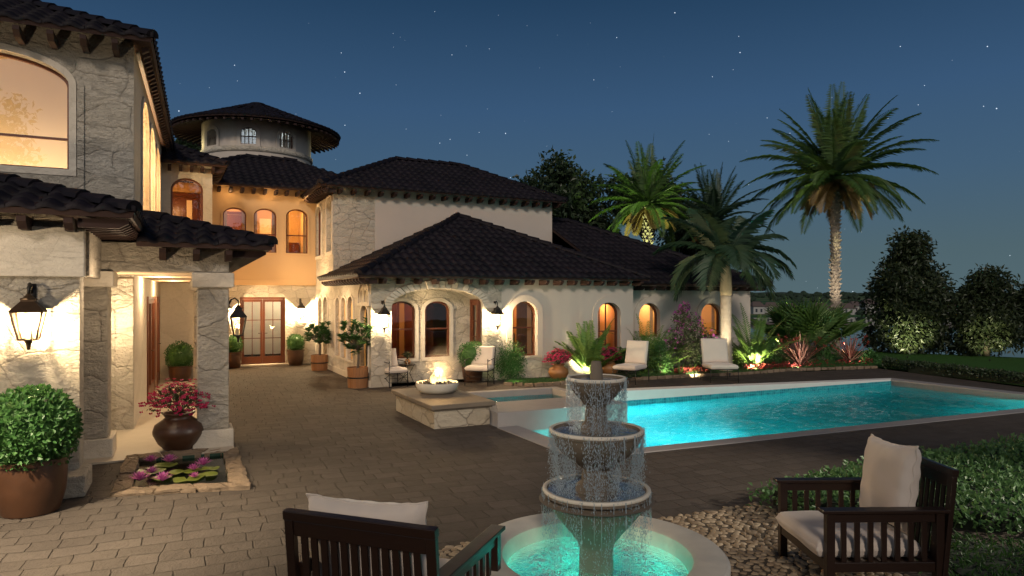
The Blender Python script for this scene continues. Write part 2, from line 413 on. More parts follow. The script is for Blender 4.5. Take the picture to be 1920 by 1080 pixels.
sun_d = bpy.data.lights.new('moon_glow', 'SUN'); sun = bpy.data.objects.new('moon_glow', sun_d); col.objects.link(sun)
sun_d.energy = 1.3; sun_d.angle = R(9); sun_d.color = (1.0, 0.86, 0.72)
sun.rotation_euler = Vector((-0.02, 0.80, -0.38)).to_track_quat('-Z', 'Y').to_euler()

GAIN = {'room_lamp': 10.0, 'pool_lamp': 6.0, 'lantern_light': 11.0, 'ochre_fill': 0.8, 'courtyard_wash': 1.0, 'porch_lamp': 9.0, 'porch_wash': 6.0, 'basin_lamp': 4.4, 'fire_light': 4.0, 'eave_uplight': 1.2, 'garden_beam': 4.4, 'palm_flood': 4.0}
def lamp(name, loc, watts, color=(1.0, 0.72, 0.42), radius=0.03, parent=None):
    watts *= GAIN.get(name, 1.0)
    d = bpy.data.lights.new(name, 'POINT'); d.energy = watts; d.color = color; d.shadow_soft_size = radius
    o = bpy.data.objects.new(name, d); col.objects.link(o); o.location = loc
    if parent is not None: o.parent = parent; CHILD.setdefault(parent.name, []).append(o)
    return o
def spot(name, loc, target, watts, color=(1.0, 0.9, 0.6), angle=70, blend=0.6, radius=0.03):
    watts *= GAIN.get(name, 1.0)
    d = bpy.data.lights.new(name, 'SPOT'); d.energy = watts; d.color = color; d.shadow_soft_size = radius
    d.spot_size = R(angle); d.spot_blend = blend
    o = bpy.data.objects.new(name, d); col.objects.link(o); o.location = loc
    o.rotation_euler = (Vector(target)-Vector(loc)).to_track_quat('-Z', 'Y').to_euler()
    return o

# a lantern and an added downlight floating just outside the left edge of the view
lamp('wing_lantern_light', (-6.2, 4.2, 2.4), 330, (1.0, .80, .54), .08)
spot('paving_fill', (-5.0, 4.4, 3.4), (-3.9, 6.0, 0), 2000, (1.0, .82, .58), 66, 1.0, .08)
spot('deck_fill', (9.2, 5.6, 3.2), (3.0, 7.6, 0), 2100, (1.0, .88, .72), 46, 1.0, .1)  # spot added off frame to brighten the deck and hedge
# ------------------------------------------------------------------ ground
def paver_mat():
    t = NT('tumbled_pavers'); co = t.coord()
    wv = t.vmath('ADD', co, t.vmath('SCALE', t.vmath('SUBTRACT', t.noise(co, 1.9, 4, out='Color'), (0.5,0.5,0.5))))
    for nd in t.t.nodes:
        if nd.bl_idname == 'ShaderNodeVectorMath' and nd.operation == 'SCALE': nd.inputs['Scale'].default_value = 0.13
    m = t.mapping(wv, rot=(0, 0, -ANG_A+R(4)))
    def brick(msize, smooth):
        b = t.n('ShaderNodeTexBrick'); t.l(m, b.inputs['Vector'])
        b.offset = 0.43; b.offset_frequency = 2; b.squash = 0.72; b.squash_frequency = 3
        b.inputs['Scale'].default_value = 1.0; b.inputs['Brick Width'].default_value = 0.34; b.inputs['Row Height'].default_value = 0.235
        b.inputs['Mortar Size'].default_value = msize; b.inputs['Mortar Smooth'].default_value = smooth; b.inputs['Bias'].default_value = 0.0
        b.inputs['Color1'].default_value = (0, 0, 0, 1); b.inputs['Color2'].default_value = (1, 1, 1, 1); b.inputs['Mortar'].default_value = (0.5, 0.5, 0.5, 1)
        return b
    b = brick(0.010, 0.9)
    n = t.noise(co, 7, 7, 0.65); big = t.noise(co, 0.45, 4); f = t.noise(co, 45, 5)
    c = t.mix(b.outputs['Color'], (0.068, 0.056, 0.047), (0.112, 0.093, 0.079))
    c = t.mix(t.math('MULTIPLY', n, 0.75), c, (0.055, 0.045, 0.038))
    c = t.mix(t.math('MULTIPLY_ADD', big, 0.9, -0.2, clamp=True), c, (0.115, 0.096, 0.08))
    c = t.mix(t.math('MULTIPLY', b.outputs['Fac'], 0.30), c, (0.03, 0.025, 0.021))
    h = t.math('ADD', t.math('MULTIPLY', t.math('SUBTRACT', 1.0, b.outputs['Fac']), 0.6), t.math('MULTIPLY', n, 1.1))
    h = t.math('ADD', h, t.math('MULTIPLY', f, 0.4))
    h = t.math('ADD', h, t.math('MULTIPLY', b.outputs['Color'], 0.25))
    return t.done(t.bsdf(c, t.math('MULTIPLY_ADD', n, 0.25, 0.62), t.bump(h, 1.0, 0.024), spec=0.05))
PAVER = paver_mat()
def sheet(name, poly, z, mat, kind='structure', holes=(), base=None, sub=None):
    """flat sheet with holes, as one mesh"""
    loops = [poly]+list(holes); vs = []; es = []
    for lp in loops:
        n0 = len(vs); vs += [Vector((p[0], p[1])) for p in lp]
        es += [(n0+i, n0+(i+1) % len(lp)) for i in range(len(lp))]
    v2, _, fs, *_ = delaunay_2d_cdt(vs, es, [], 1, 1e-5)
    def inside(p, lp):
        r = False; n = len(lp)
        for i in range(n):
            a, b = lp[i], lp[(i+1) % n]
            if (a[1] > p[1]) != (b[1] > p[1]) and p[0] < (b[0]-a[0])*(p[1]-a[1])/(b[1]-a[1])+a[0]: r = not r
        return r
    mb = MB(); keep = []
    for f in fs:
        c = (sum(v2[i][0] for i in f)/3, sum(v2[i][1] for i in f)/3)
        if inside(c, poly) and not any(inside(c, h) for h in holes):
            a, b, d = (v2[i] for i in f[:3])
            if (b[0]-a[0])*(d[1]-a[1])-(b[1]-a[1])*(d[0]-a[0]) < 0: f = f[::-1]
            keep.append(tuple(f))
    mb.add([(p[0], p[1], z) for p in v2], keep)
    o = mb.build(name, mat)
    if kind: o['kind'] = kind
    return o
# pool outlines in house axes
POOL_IN = [rotA(*p) for p in ((5.33, 8.04), (17.1, 7.27), (16.9, 11.42), (7.6, 11.84), (7.55, 10.3), (5.35, 10.48))]
POOL_OUT = [rotA(*p) for p in ((4.95, 7.78), (17.5, 6.95), (17.28, 11.66), (7.6, 12.1), (7.6, 13.35), (5.0, 13.45))]
patio_poly = [(-40, -12), (16.5, -12), (16.5, 9.0), rotA(21.0, 8.2), (12.75, 15.2), (11.2, 20.9), (8.3, 19.9), (14, 24.0), (10, 60), (-40, 60)]
POND_IN = [rotB(*p) for p in ((-.57, 8.88), (.45, 8.55), (.47, 10.34), (-.57, 10.40))]
COB = [(-1.2, 3.0), (-0.95, 5.6), (-0.62, 6.0), (1.42, 6.74), (2.6, 7.25), (2.85, 6.75), (2.78, 5.6), (3.3, 5.2), (3.3, 3.0)]
patio = sheet('patio', patio_poly, 0.0, PAVER, holes=[POOL_OUT, POND_IN])

# pool
def strip(mb, A, B, za, zb):
    n = len(A)
    vs = [(p[0], p[1], za) for p in A]+[(p[0], p[1], zb) for p in B]
    mb.add(vs, [(i, (i+1) % n, (i+1) % n+n, i+n) for i in range(n)])
def tilemat(name, c, c2, grout, size):
    t = NT(name); v = wallvec(t)
    b = t.n('ShaderNodeTexBrick'); t.l(v, b.inputs['Vector']); b.offset = 0.0
    b.inputs['Scale'].default_value = 1.0; b.inputs['Brick Width'].default_value = size; b.inputs['Row Height'].default_value = size
    b.inputs['Mortar Size'].default_value = size*0.05; b.inputs['Color1'].default_value = (*c, 1); b.inputs['Color2'].default_value = (*c2, 1); b.inputs['Mortar'].default_value = (*grout, 1)
    n = t.noise(v, 3, 4)
    cc = t.mix(t.math('MULTIPLY', n, 0.4), b.outputs['Color'], c2)
    caustic = t.ramp(t.voro(t.vmath('ADD', v, t.noise(v, 2.5, 3, out='Color')), 3.2, 'DISTANCE_TO_EDGE', 1.0, dims='2D'), [(0, (1,1,1)), (.07, (.25,.25,.25)), (.25, (0,0,0))])  # lighter net in the tile colour imitating caustic light on the pool floor
    cc = t.mix(t.math('MULTIPLY', caustic, .5), cc, grout)
    return t.done(t.bsdf(cc, 0.35, t.bump(b.outputs['Fac'], -0.2, 0.004)))
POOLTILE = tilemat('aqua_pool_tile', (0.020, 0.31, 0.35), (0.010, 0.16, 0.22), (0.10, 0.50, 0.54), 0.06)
def water_mat(name, scale, strength, tint=(0.85, 0.97, 1.0), stretch=(1, 1, 1), rot=0.0, dist=0.03, detail=3):
    t = NT(name); co = t.coord()
    m = t.mapping(co, stretch, rot=(0, 0, rot))
    h = t.math('ADD', t.noise(m, scale, detail, 0.55, dist=0.6), t.math('MULTIPLY', t.noise(m, scale*3.1, 2), 0.35))
    nb = t.bump(h, strength, dist)
    b = t.n('ShaderNodeBsdfPrincipled'); b.inputs['Base Color'].default_value = (*tint, 1)
    b.inputs['Roughness'].default_value = 0.02; b.inputs['IOR'].default_value = 1.33; b.inputs['Transmission Weight'].default_value = 1.0
    t.l(nb, b.inputs['Normal'])
    tr = t.n('ShaderNodeBsdfTransparent'); tr.inputs[0].default_value = (*tint, 1)
    mx = t.n('ShaderNodeMixShader'); mx.inputs[0].default_value = 0.12
    t.l(b.outputs[0], mx.inputs[1]); t.l(tr.outputs[0], mx.inputs[2])
    return t.done(mx.outputs[0])
WATER = water_mat('pool_water', 4.2, 0.9, stretch=(0.7, 1.7, 1), rot=-ANG_A+R(14), dist=0.06, tint=(.56, .95, .94))
WATERF = water_mat('fountain_water', 16.0, 0.6, dist=0.012)
WATERDARK = water_mat('pond_water', 9.0, 0.25, (0.5, 0.7, 0.55), dist=0.01)

pool = thing('swimming_pool', 'long rectangular swimming pool glowing turquoise with pale stone coping', 'pool')
mb = MB()
n = len(POOL_IN); ZB = -1.25
cen = Vector((sum(p[0] for p in POOL_IN)/n, sum(p[1] for p in POOL_IN)/n))
strip(mb, POOL_IN[::-1], POOL_IN[::-1], ZB, -0.004)
mb.add([(p[0], p[1], ZB) for p in POOL_IN], [tuple(range(n))])
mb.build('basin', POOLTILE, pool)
def coping(name, inner, outer, z_in, z_out, drop, parent, mat, lip=0.0):
    """closed kerb ring between an inner and an outer outline, tops at given heights per corner"""
    m = len(inner); mb = MB()
    vs = [(inner[i][0], inner[i][1], z_in[i]) for i in range(m)]+[(outer[i][0], outer[i][1], z_out[i]) for i in range(m)]
    vs += [(p[0], p[1], drop) for p in inner]+[(p[0], p[1], min(drop, -0.05)) for p in outer]
    fs = []
    for i in range(m):
        j = (i+1) % m
        fs += [(i, i+m, j+m, j), (i, j, j+2*m, i+2*m), (i+m, i+3*m, j+3*m, j+m)]
    mb.add(vs, fs)
    return mb.build(name, mat, parent, bevel=0.012)
LIP = 0.0
inn = [rotA(*p) for p in ((5.33, 8.04), (17.1, 7.27), (16.9, 11.42), (7.6, 11.84), (7.6, 10.34), (5.35, 10.48))]
out_ = [rotA(*p) for p in ((4.95, 7.78), (17.5, 6.95), (17.28, 11.66), (7.75, 12.15), (7.3, 10.6), (4.95, 10.62))]
mb = MB()
# near kerb, right kerb, raised tapering far wall and left kerb, each butted to the next
def slab(mb, quad, z0, tops):
    vs = [(p[0], p[1], z0) for p in quad]+[(p[0], p[1], t) for p, t in zip(quad, tops)]
    mb.add(vs, [(3,2,1,0),(4,5,6,7),(0,1,5,4),(1,2,6,5),(2,3,7,6),(3,0,4,7)])
slab(mb, [out_[0], out_[1], inn[1], inn[0]], -0.2, [.012]*4)
slab(mb, [out_[1], out_[2], inn[2], inn[1]], -0.2, [.012, .03, .03, .012])
slab(mb, [rotA(4.95, 10.30), out_[0], inn[0], rotA(5.345, 10.30)], -0.2, [.012]*4)
mb.build('coping', COPING, pool, bevel=0.012)
mb = MB(); slab(mb, [inn[2], out_[2], rotA(7.64, 12.2), rotA(7.64, 11.84)], -0.2, [.035, .03, .23, .23]); mb.build('raised_wall', POOLWHITE, pool, bevel=0.012)
def ripple_sheet(name, outline, zw, cell, amp, parent, mat, seed):
    """wind-ruffled water: a fine grid of small crossing waves cut to the outline"""
    rg = random.Random(seed); xs = [p[0] for p in outline]; ys = [p[1] for p in outline]
    waves = [(rg.uniform(-1, 1)*.9-.45, R(200+rg.uniform(-38, 38)), rg.uniform(.28, .9), rg.uniform(0, 6.3)) for _ in range(13)]
    waves += [(0, rg.uniform(0, 6.3), rg.uniform(.16, .35), rg.uniform(0, 6.3)) for _ in range(7)]
    bm = bmesh.new(); nx = int((max(xs)-min(xs))/cell)+2; ny = int((max(ys)-min(ys))/cell)+2; g = []
    for j in range(ny):
        for i in range(nx): g.append(bm.verts.new((min(xs)+i*cell, min(ys)+j*cell, 0)))
    for j in range(ny-1):
        for i in range(nx-1):
            if any(in_poly((min(xs)+(i+a)*cell, min(ys)+(j+b)*cell), outline) for a in (0, 1) for b in (0, 1)): bm.faces.new((g[j*nx+i], g[j*nx+i+1], g[(j+1)*nx+i+1], g[(j+1)*nx+i]))
    bmesh.ops.delete(bm, geom=[v for v in bm.verts if not v.link_faces], context='VERTS')
    for v in bm.verts:
        h = 0
        for (_, a, L, p) in waves:
            k = 2*math.pi/L; h += L*math.sin(k*(v.co.x*math.cos(a)+v.co.y*math.sin(a))+p+.6*math.sin(1.1*v.co.x-.8*v.co.y+p))
        v.co.z = zw+amp*h*(.55+.45*math.sin(v.co.x*.9+1)*math.sin(v.co.y*.7+2))
    me = bpy.data.meshes.new(name); bm.to_mesh(me); bm.free(); me.materials.append(mat); me.polygons.foreach_set('use_smooth', [True]*len(me.polygons))
    o = bpy.data.objects.new(name, me); col.objects.link(o); o.parent = parent; CHILD.setdefault(parent.name, []).append(o); return o
def in_poly(p, lp):
    r = False; n = len(lp)
    for i in range(n):
        a, b = lp[i], lp[(i+1) % n]
        if (a[1] > p[1]) != (b[1] > p[1]) and p[0] < (b[0]-a[0])*(p[1]-a[1])/(b[1]-a[1])+a[0]: r = not r
    return r
ripple_sheet('water', POOL_IN, -.12, .055, .0085, pool, WATER, 17)
# raised spa in the pool corner
spa = thing('spa_tub', 'small raised square spa tub in the pool corner beside the fire pit', 'spa')
so = [rotA(*p) for p in ((5.02, 10.42), (7.62, 10.28), (7.62, 12.9), (5.0, 13.1))]
si = [rotA(*p) for p in ((5.5, 11.5), (7.42, 11.42), (7.42, 12.72), (5.5, 12.86))]
mb = MB()
for i in range(4):
    j = (i+1) % 4
    slab(mb, [so[i], so[j], si[j], si[i]], -0.9, [.23]*4)
mb.build('surround', COPING, spa, bevel=0.012)
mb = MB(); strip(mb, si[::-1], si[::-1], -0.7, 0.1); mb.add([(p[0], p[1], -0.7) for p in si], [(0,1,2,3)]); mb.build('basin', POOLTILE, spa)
ripple_sheet('water', si, .10, .05, .004, spa, WATER, 19)
TEAL = (0.04, 0.95, 0.80); CYAN = (0.24, 0.97, 0.95)
def pool_lamp(u, v, z, tu, tv, wts, c, ang=150):
    x, y = rotA(u, v); tx, ty = rotA(tu, tv); return spot('pool_lamp', (x, y, z), (tx, ty, z-.02), wts, c, ang, .5, .10)
pool_lamp(6.9, 8.02, -0.40, 8.0, 10.6, 280, CYAN, 110)
spot('pool_lamp', (*rotA(8.3, 7.93), -.30), (*rotA(8.9, 10.3), -1.25), 300, (.5, 1.0, 1.0), 62, 1.0, .06)
spot('pool_lamp', (*rotA(7.0, 8.03), -.30), (*rotA(7.3, 9.4), -1.25), 120, (.4, 1.0, 1.0), 70, 1.0, .06)
pool_lamp(9.6, 7.9, -0.5, 9.9, 11, 34, TEAL)
pool_lamp(11.9, 7.7, -0.5, 12.0, 11, 13, TEAL)
pool_lamp(16.0, 7.46, -0.5, 16.4, 11, 30, TEAL)
lamp('spa_lamp', (*rotA(6.4, 12.0), -.35), 10.0, TEAL, .1)
# cobbles round the fountain: pebbles bedded in sand
SAND = simple('cobble_bed', (0.075, 0.055, 0.035), 0.95, 0.3, 8, 0.6, 60, 0.01)
def pebble_mat():
    t = NT('river_pebble'); g = t.n('ShaderNodeNewGeometry'); co = t.coord()
    c = t.ramp(g.outputs['Random Per Island'], [(0, (0.20, 0.14, 0.085)), (0.35, (0.32, 0.24, 0.15)), (0.7, (0.42, 0.33, 0.22)), (1, (0.27, 0.19, 0.115))])
    n = t.noise(co, 25, 5); c = t.mix(t.math('MULTIPLY', n, 0.5), c, (0.16, 0.12, 0.08))
    return t.done(t.bsdf(c, 0.6, t.bump(n, 0.35, 0.008), spec=0.4))
sheet('cobble_bed', COB, 0.004, SAND)
def in_poly(p, lp):
    r = False; n = len(lp)
    for i in range(n):
        a, b = lp[i], lp[(i+1) % n]
        if (a[1] > p[1]) != (b[1] > p[1]) and p[0] < (b[0]-a[0])*(p[1]-a[1])/(b[1]-a[1])+a[0]: r = not r
    return r
FC = ((1118-PCX)/F*4.79, 4.79)
rng = random.Random(3); mb = MB(); step = 0.076
y = 3.7; row = 0
ico = bmesh.new(); bmesh.ops.create_icosphere(ico, subdivisions=2, radius=1.0)
iv = [v.co.copy() for v in ico.verts]; ifc = [tuple(v.index for v in f.verts) for f in ico.faces]; ico.free()
while y < 7.3:
    x = -1.2+(row % 2)*step*0.5
    while x < 3.3:
        px, py = x+rng.uniform(-.022, .022), y+rng.uniform(-.02, .02)
        if in_poly((px, py), COB) and math.hypot(px-FC[0], py-FC[1]) > 0.9 and py > 3.75:
            a, b, c = rng.uniform(.028, .047), rng.uniform(.023, .033), rng.uniform(.010, .016)
            th = rng.uniform(0, 6.3); ca, sa = math.cos(th), math.sin(th)
            ph = [rng.uniform(0, 6.3) for _ in range(3)]
            vs = []
            for q in iv:
                k = 1+0.12*math.sin(3*math.atan2(q.y, q.x)+ph[0])+0.07*math.sin(5*q.x+ph[1])
                X, Y = q.x*a*k, q.y*b*k
                vs.append((px+X*ca-Y*sa, py+X*sa+Y*ca, 0.006+q.z*c))
            mb.add(vs, ifc)
        x += step
    y += step*0.86; row += 1
cob = mb.build('cobblestones', pebble_mat(), smooth=True); cob['kind'] = 'stuff'; tag(cob, 'tan river pebbles set in sand round the fountain', 'cobblestones')

# lawn, beds, bank, lake and the far shore
def grass_mat():
    t = NT('lawn_grass'); co = t.coord()
    n = t.noise(co, 55, 4); b = t.noise(co, 0.9, 5)
    c = t.mix(n, (0.028, 0.085, 0.015), (0.06, 0.16, 0.03)); c = t.mix(t.math('MULTIPLY', b, 0.4), c, (0.03, 0.05, 0.012))
    return t.done(t.bsdf(c, 0.9, t.bump(n, 0.9, 0.03), spec=0.15))
GRASS = grass_mat()
lawn_poly = [(12.9, 15.3), (11.25, 21.0), (9.0, 21.4), (14.0, 24.2), (11.0, 27.6), (13.96, 27.1), (18.3, 24.2), (26, 19), (40, 12), (40, -12), (16.6, -12), (16.6, 8.9), (15.2, 12.4)]
lawn_poly = [(16.55, -12), (40, -12), (40, 12), (26, 19), (18.3, 24.2), (13.96, 27.1), (12.0, 28.2), (8, 24.1), (8.45, 20.2), (11.3, 21.0), (12.8, 15.3), (16.55, 9.1)]
sheet('lawn', lawn_poly, 0.03, GRASS)
edge = [(40, 12), (26, 19), (18.3, 24.2), (13.96, 27.1), (12.0, 28.2), (9, 31), (0, 60)]
mb = MB(); k = len(edge)
vs = [(p[0], p[1], 0.03) for p in edge]
vs += [(p[0]*1.10+1.2, p[1]*1.12+1.0, -0.9) for p in edge]+[(p[0]*1.3+3, p[1]*1.32+3, -3.7) for p in edge]
mb.add(vs, [(i, i+k, i+1+k, i+1) for i in range(k-1)]+[(i+k, i+2*k, i+1+2*k, i+1+k) for i in range(k-1)])
o = mb.build('bank', GRASS); o['kind'] = 'structure'
def lake_mat():
    t = NT('lake_water'); co = t.coord()
    n = t.noise(t.mapping(co, (0.06, 0.5, 1)), 1.0, 4)
    return t.done(t.bsdf((0.006, 0.010, 0.014), 0.04, t.bump(n, 0.05, 0.05), spec=0.6))
mb = MB(); mb.add([(-900, 12, -3.5), (900, 12, -3.5), (900, 190, -3.5), (-900, 190, -3.5)], [(0,1,2,3)])
o = mb.build('lake', lake_mat()); o['kind'] = 'structure'
def field_mat():
    t = NT('far_fields'); co = t.coord()
    m = t.mapping(co, (0.012, 0.05, 1)); c1 = t.voro(m, 1.0, out='Color')
    s = t.n('ShaderNodeSeparateColor'); t.l(c1, s.inputs[0])
    c = t.ramp(s.outputs[0], [(0, (0.05, 0.11, 0.045)), (0.4, (0.08, 0.16, 0.06)), (0.7, (0.16, 0.17, 0.085)), (1, (0.06, 0.12, 0.05))], 'CONSTANT')
    n = t.noise(co, 0.08, 6); c = t.mix(t.math('MULTIPLY', n, 0.5), c, (0.025, 0.05, 0.022))
    return t.done(t.bsdf(c, 1.0, spec=0.05))
rows = [(186, -3.6), (192, -3.25), (232, -2.6), (320, -1.2), (520, 0.9), (900, 5.2), (1500, 9.0)]
def shore_z(y):
    for (a, za), (b, zb) in zip(rows, rows[1:]):
        if a <= y <= b: return za+(zb-za)*(y-a)/(b-a)
    return -3.5
mb = MB(); nx = 60; rr = random.Random(5)
vs = []
for i, (yy, zz) in enumerate(rows):
    for j in range(nx+1):
        x = -900+j*1800/nx*1.0
        wob = 0 if i < 2 else math.sin(j*.9+i)*.25*i+rr.uniform(-.15, .15)*i
        vs.append((x*(1+yy/1500), yy+(math.sin(j*1.7+i*2)*6 if 0 < i < 6 else 0)*(0.3+i*.3), zz+wob*.35))
fs = [(i*(nx+1)+j, i*(nx+1)+j+1, (i+1)*(nx+1)+j+1, (i+1)*(nx+1)+j) for i in range(len(rows)-1) for j in range(nx)]
mb.add(vs, fs); o = mb.build('far_shore', field_mat(), smooth=True); o['kind'] = 'structure'
HILLM = simple('wooded_hill', (0.02, 0.035, 0.03), 1.0, 0.5, 0.05, 0.3, 0.3, 1.0)
mb = MB(); vs = []
for j in range(241):
    x = -1500+j*12.5
    h = 2.6+4.2*max(0, math.sin(x*.0061+1.1))*max(0, math.sin(x*.013+.4))+1.6*math.sin(x*.031)+rr.uniform(-.5, .5)
    vs += [(x, 1180, -2), (x, 1200, 5.5+max(h, 0.5)*1.1)]
    vs += [(x, 1290, 2)]
fs = []
for j in range(240):
    a = j*3; fs += [(a, a+3, a+4, a+1), (a+1, a+4, a+5, a+2)]
mb.add(vs, fs); o = mb.build('hills', HILLM); o['kind'] = 'structure'
# ------------------------------------------------------------------ house helpers (local axes: x along the front, y to the back)
def arch(s0, s1, z0, zs, zt, n=16):
    """opening outline: straight sides to zs, then an elliptic head up to zt"""
    c = (s0+s1)/2; r = (s1-s0)/2
    pts = [(s0, z0), (s1, z0)]
    for i in range(n+1):
        a = math.pi*i/n
        pts.append((c+r*math.cos(a), zs+(zt-zs)*math.sin(a)))
    return pts
def rect(s0, s1, z0, z1): return [(s0, z0), (s1, z0), (s1, z1), (s0, z1)]
def lancet(s0, s1, z0, zs, zt, n=8):
    pts = [(s0, z0), (s1, z0)]; c = (s0+s1)/2
    for i in range(n+1):
        k = i/n; pts.append((s1-(s1-c)*(k**2)*0.9-(s1-c)*0.1*k, zs+(zt-zs)*math.sin(k*math.pi/2)))
    for i in range(1, n+1):
        k = 1-i/n; pts.append((s0+(c-s0)*(k**2)*0.9+(c-s0)*0.1*k, zs+(zt-zs)*math.sin(k*math.pi/2)))
    return pts
def offset(poly, d):
    """grow (d>0) a counter-clockwise outline"""
    n = len(poly); out = []
    for i in range(n):
        p0, p1, p2 = Vector(poly[i-1]), Vector(poly[i]), Vector(poly[(i+1) % n])
        e1 = (p1-p0); e2 = (p2-p1)
        if e1.length < 1e-6: e1 = e2
        if e2.length < 1e-6: e2 = e1
        e1.normalize(); e2.normalize()
        n1 = Vector((e1.y, -e1.x)); n2 = Vector((e2.y, -e2.x)); b = n1+n2
        if b.length < 1e-6: b = n1
        b.normalize(); k = max(0.35, b.dot(n1))
        out.append(tuple(p1+b*d/k))
    return out
def dedupe(poly):
    out = []
    for p in poly:
        if not out or (Vector(p)-Vector(out[-1])).length > 1e-5: out.append(tuple(p))
    if (Vector(out[0])-Vector(out[-1])).length < 1e-5: out.pop()
    return out
class Plane:
    """a vertical wall plane through p0 -> p1 (local xy); outside is on the right hand of that direction"""
    def __init__(s, p0, p1):
        s.p0 = Vector(p0); d = Vector(p1)-Vector(p0); s.L = d.length; s.d = d/s.L; s.n = Vector((s.d.y, -s.d.x))
    def P(s, a, z, out=0.0):
        q = s.p0+s.d*a+s.n*out; return (q.x, q.y, z)
def wall(name, parent, pl, z0, z1, holes, mat, depth=0.25, a0=0.0, a1=None, outline=None, back=0.0):
    a1 = pl.L if a1 is None else a1
    outer = outline or rect(a0, a1, z0, z1)
    holes = [dedupe(h) for h in holes]
    vs = []; es = []
    for lp in [outer]+holes:
        n0 = len(vs); vs += [Vector(p) for p in lp]; es += [(n0+i, n0+(i+1) % len(lp)) for i in range(len(lp))]
    v2, _, fs, *_ = delaunay_2d_cdt(vs, es, [], 1, 1e-5)
    mb = MB(); keep = []
    for f in fs:
        c = (sum(v2[i][0] for i in f)/len(f), sum(v2[i][1] for i in f)/len(f))
        if any(in_poly(c, h) for h in holes): continue
        p = [v2[i] for i in f]
        ar = sum(p[i][0]*p[(i+1) % len(p)][1]-p[(i+1) % len(p)][0]*p[i][1] for i in range(len(p)))
        keep.append(tuple(f) if ar > 0 else tuple(reversed(f)))
    mb.add([pl.P(p[0], p[1]) for p in v2], keep)
    for h in holes:
        n = len(h)
        vv = [pl.P(p[0], p[1]) for p in h]+[pl.P(p[0], p[1], -depth) for p in h]
        mb.add(vv, [((i+1) % n, i, i+n, (i+1) % n+n) for i in range(n)])
    if back:
        n = len(outer)
        vv = [pl.P(p[0], p[1]) for p in outer]+[pl.P(p[0], p[1], -back) for p in outer]
        mb.add(vv, [((i+1) % n, i, i+n, (i+1) % n+n) for i in range(n)])
        mb.add([pl.P(p[0], p[1], -back) for p in v2], [tuple(reversed(f)) for f in keep])
    return mb.build(name, mat, parent)
def ring(mb, pl, inner, outer, o0, o1):
    """extruded ring between two outlines, from out=o0 (back) to o1 (front)"""
    n = len(inner)
    vs = [pl.P(*p, o1) for p in inner]+[pl.P(*p, o1) for p in outer]+[pl.P(*p, o0) for p in inner]+[pl.P(*p, o0) for p in outer]
    fs = []
    for i in range(n):
        j = (i+1) % n
        fs += [(i, i+n, j+n, j), (i, j, j+2*n, i+2*n), (i+n, i+3*n, j+3*n, j+n)]
    mb.add(vs, fs)
def bar(mb, pl, a0, a1, z0, z1, o0, o1):
    vs = [pl.P(a, z, o) for o in (o0, o1) for (a, z) in ((a0, z0), (a1, z0), (a1, z1), (a0, z1))]
    mb.add(vs, [(3,2,1,0),(4,5,6,7),(0,1,5,4),(1,2,6,5),(2,3,7,6),(3,0,4,7)])
def head_at(poly, a):
    """top of an outline at position a"""
    best = -1e9; n = len(poly)
    for i in range(n):
        p, q = poly[i], poly[(i+1) % n]
        if (p[0]-a)*(q[0]-a) <= 0 and abs(p[0]-q[0]) > 1e-9: best = max(best, p[1]+(q[1]-p[1])*(a-p[0])/(q[0]-p[0]))
    return best
def window(parent, pl, hole, rec, fw=0.05, bars=(), vbars=(), mat=None, name='window', pane=PANE, drape=0):
    hole = dedupe(hole); inner = offset(hole, -fw); mb = MB()
    ring(mb, pl, inner, hole, -rec-0.07, -rec)
    xs = [p[0] for p in hole]
    for zb in bars: bar(mb, pl, min(xs)+fw*.6, max(xs)-fw*.6, zb-.02, zb+.02, -rec-.055, -rec-.012)
    for a in vbars: bar(mb, pl, a-.012, a+.012, min(p[1] for p in hole)+fw*.6, head_at(hole, a)-fw*.6, -rec-.053, -rec-.014)
    o = mb.build(name, mat or DOORWOOD, parent)
    mp = MB(); mp.add([pl.P(*p, -rec-.035) for p in inner], [tuple(range(len(inner)))]); mp.build('pane', pane, o)
    if drape:
        x0, x1 = min(xs), max(xs); w = (x1-x0); zb = min(p[1] for p in hole); mc = MB()
        for (q0, q1) in ((x0+fw*.5, x0+w*.25*drape), (x1-w*.20*drape, x1-fw*.5)):
            vs = []; k = 14
            for i in range(k+1):
                a = q0+(q1-q0)*i/k; d = -rec-.17+.022*math.sin(i*2.1); vs += [pl.P(a, zb-.1, d), pl.P(a, head_at(hole, min(max(a, x0+1e-4), x1-1e-4))+.06, d)]
            mc.add(vs, [(2*i, 2*i+2, 2*i+3, 2*i+1) for i in range(k)])
        mc.build('curtain', SHEER, o, smooth=True)
    return o
def surround(parent, pl, hole, wd, proud, mat, name='window_surround', skip_sill=True):
    hole = dedupe(hole); outer = offset(hole, wd)
    mb = MB(); ring(mb, pl, hole, outer, -0.02, proud)
    return mb.build(name, mat, parent)
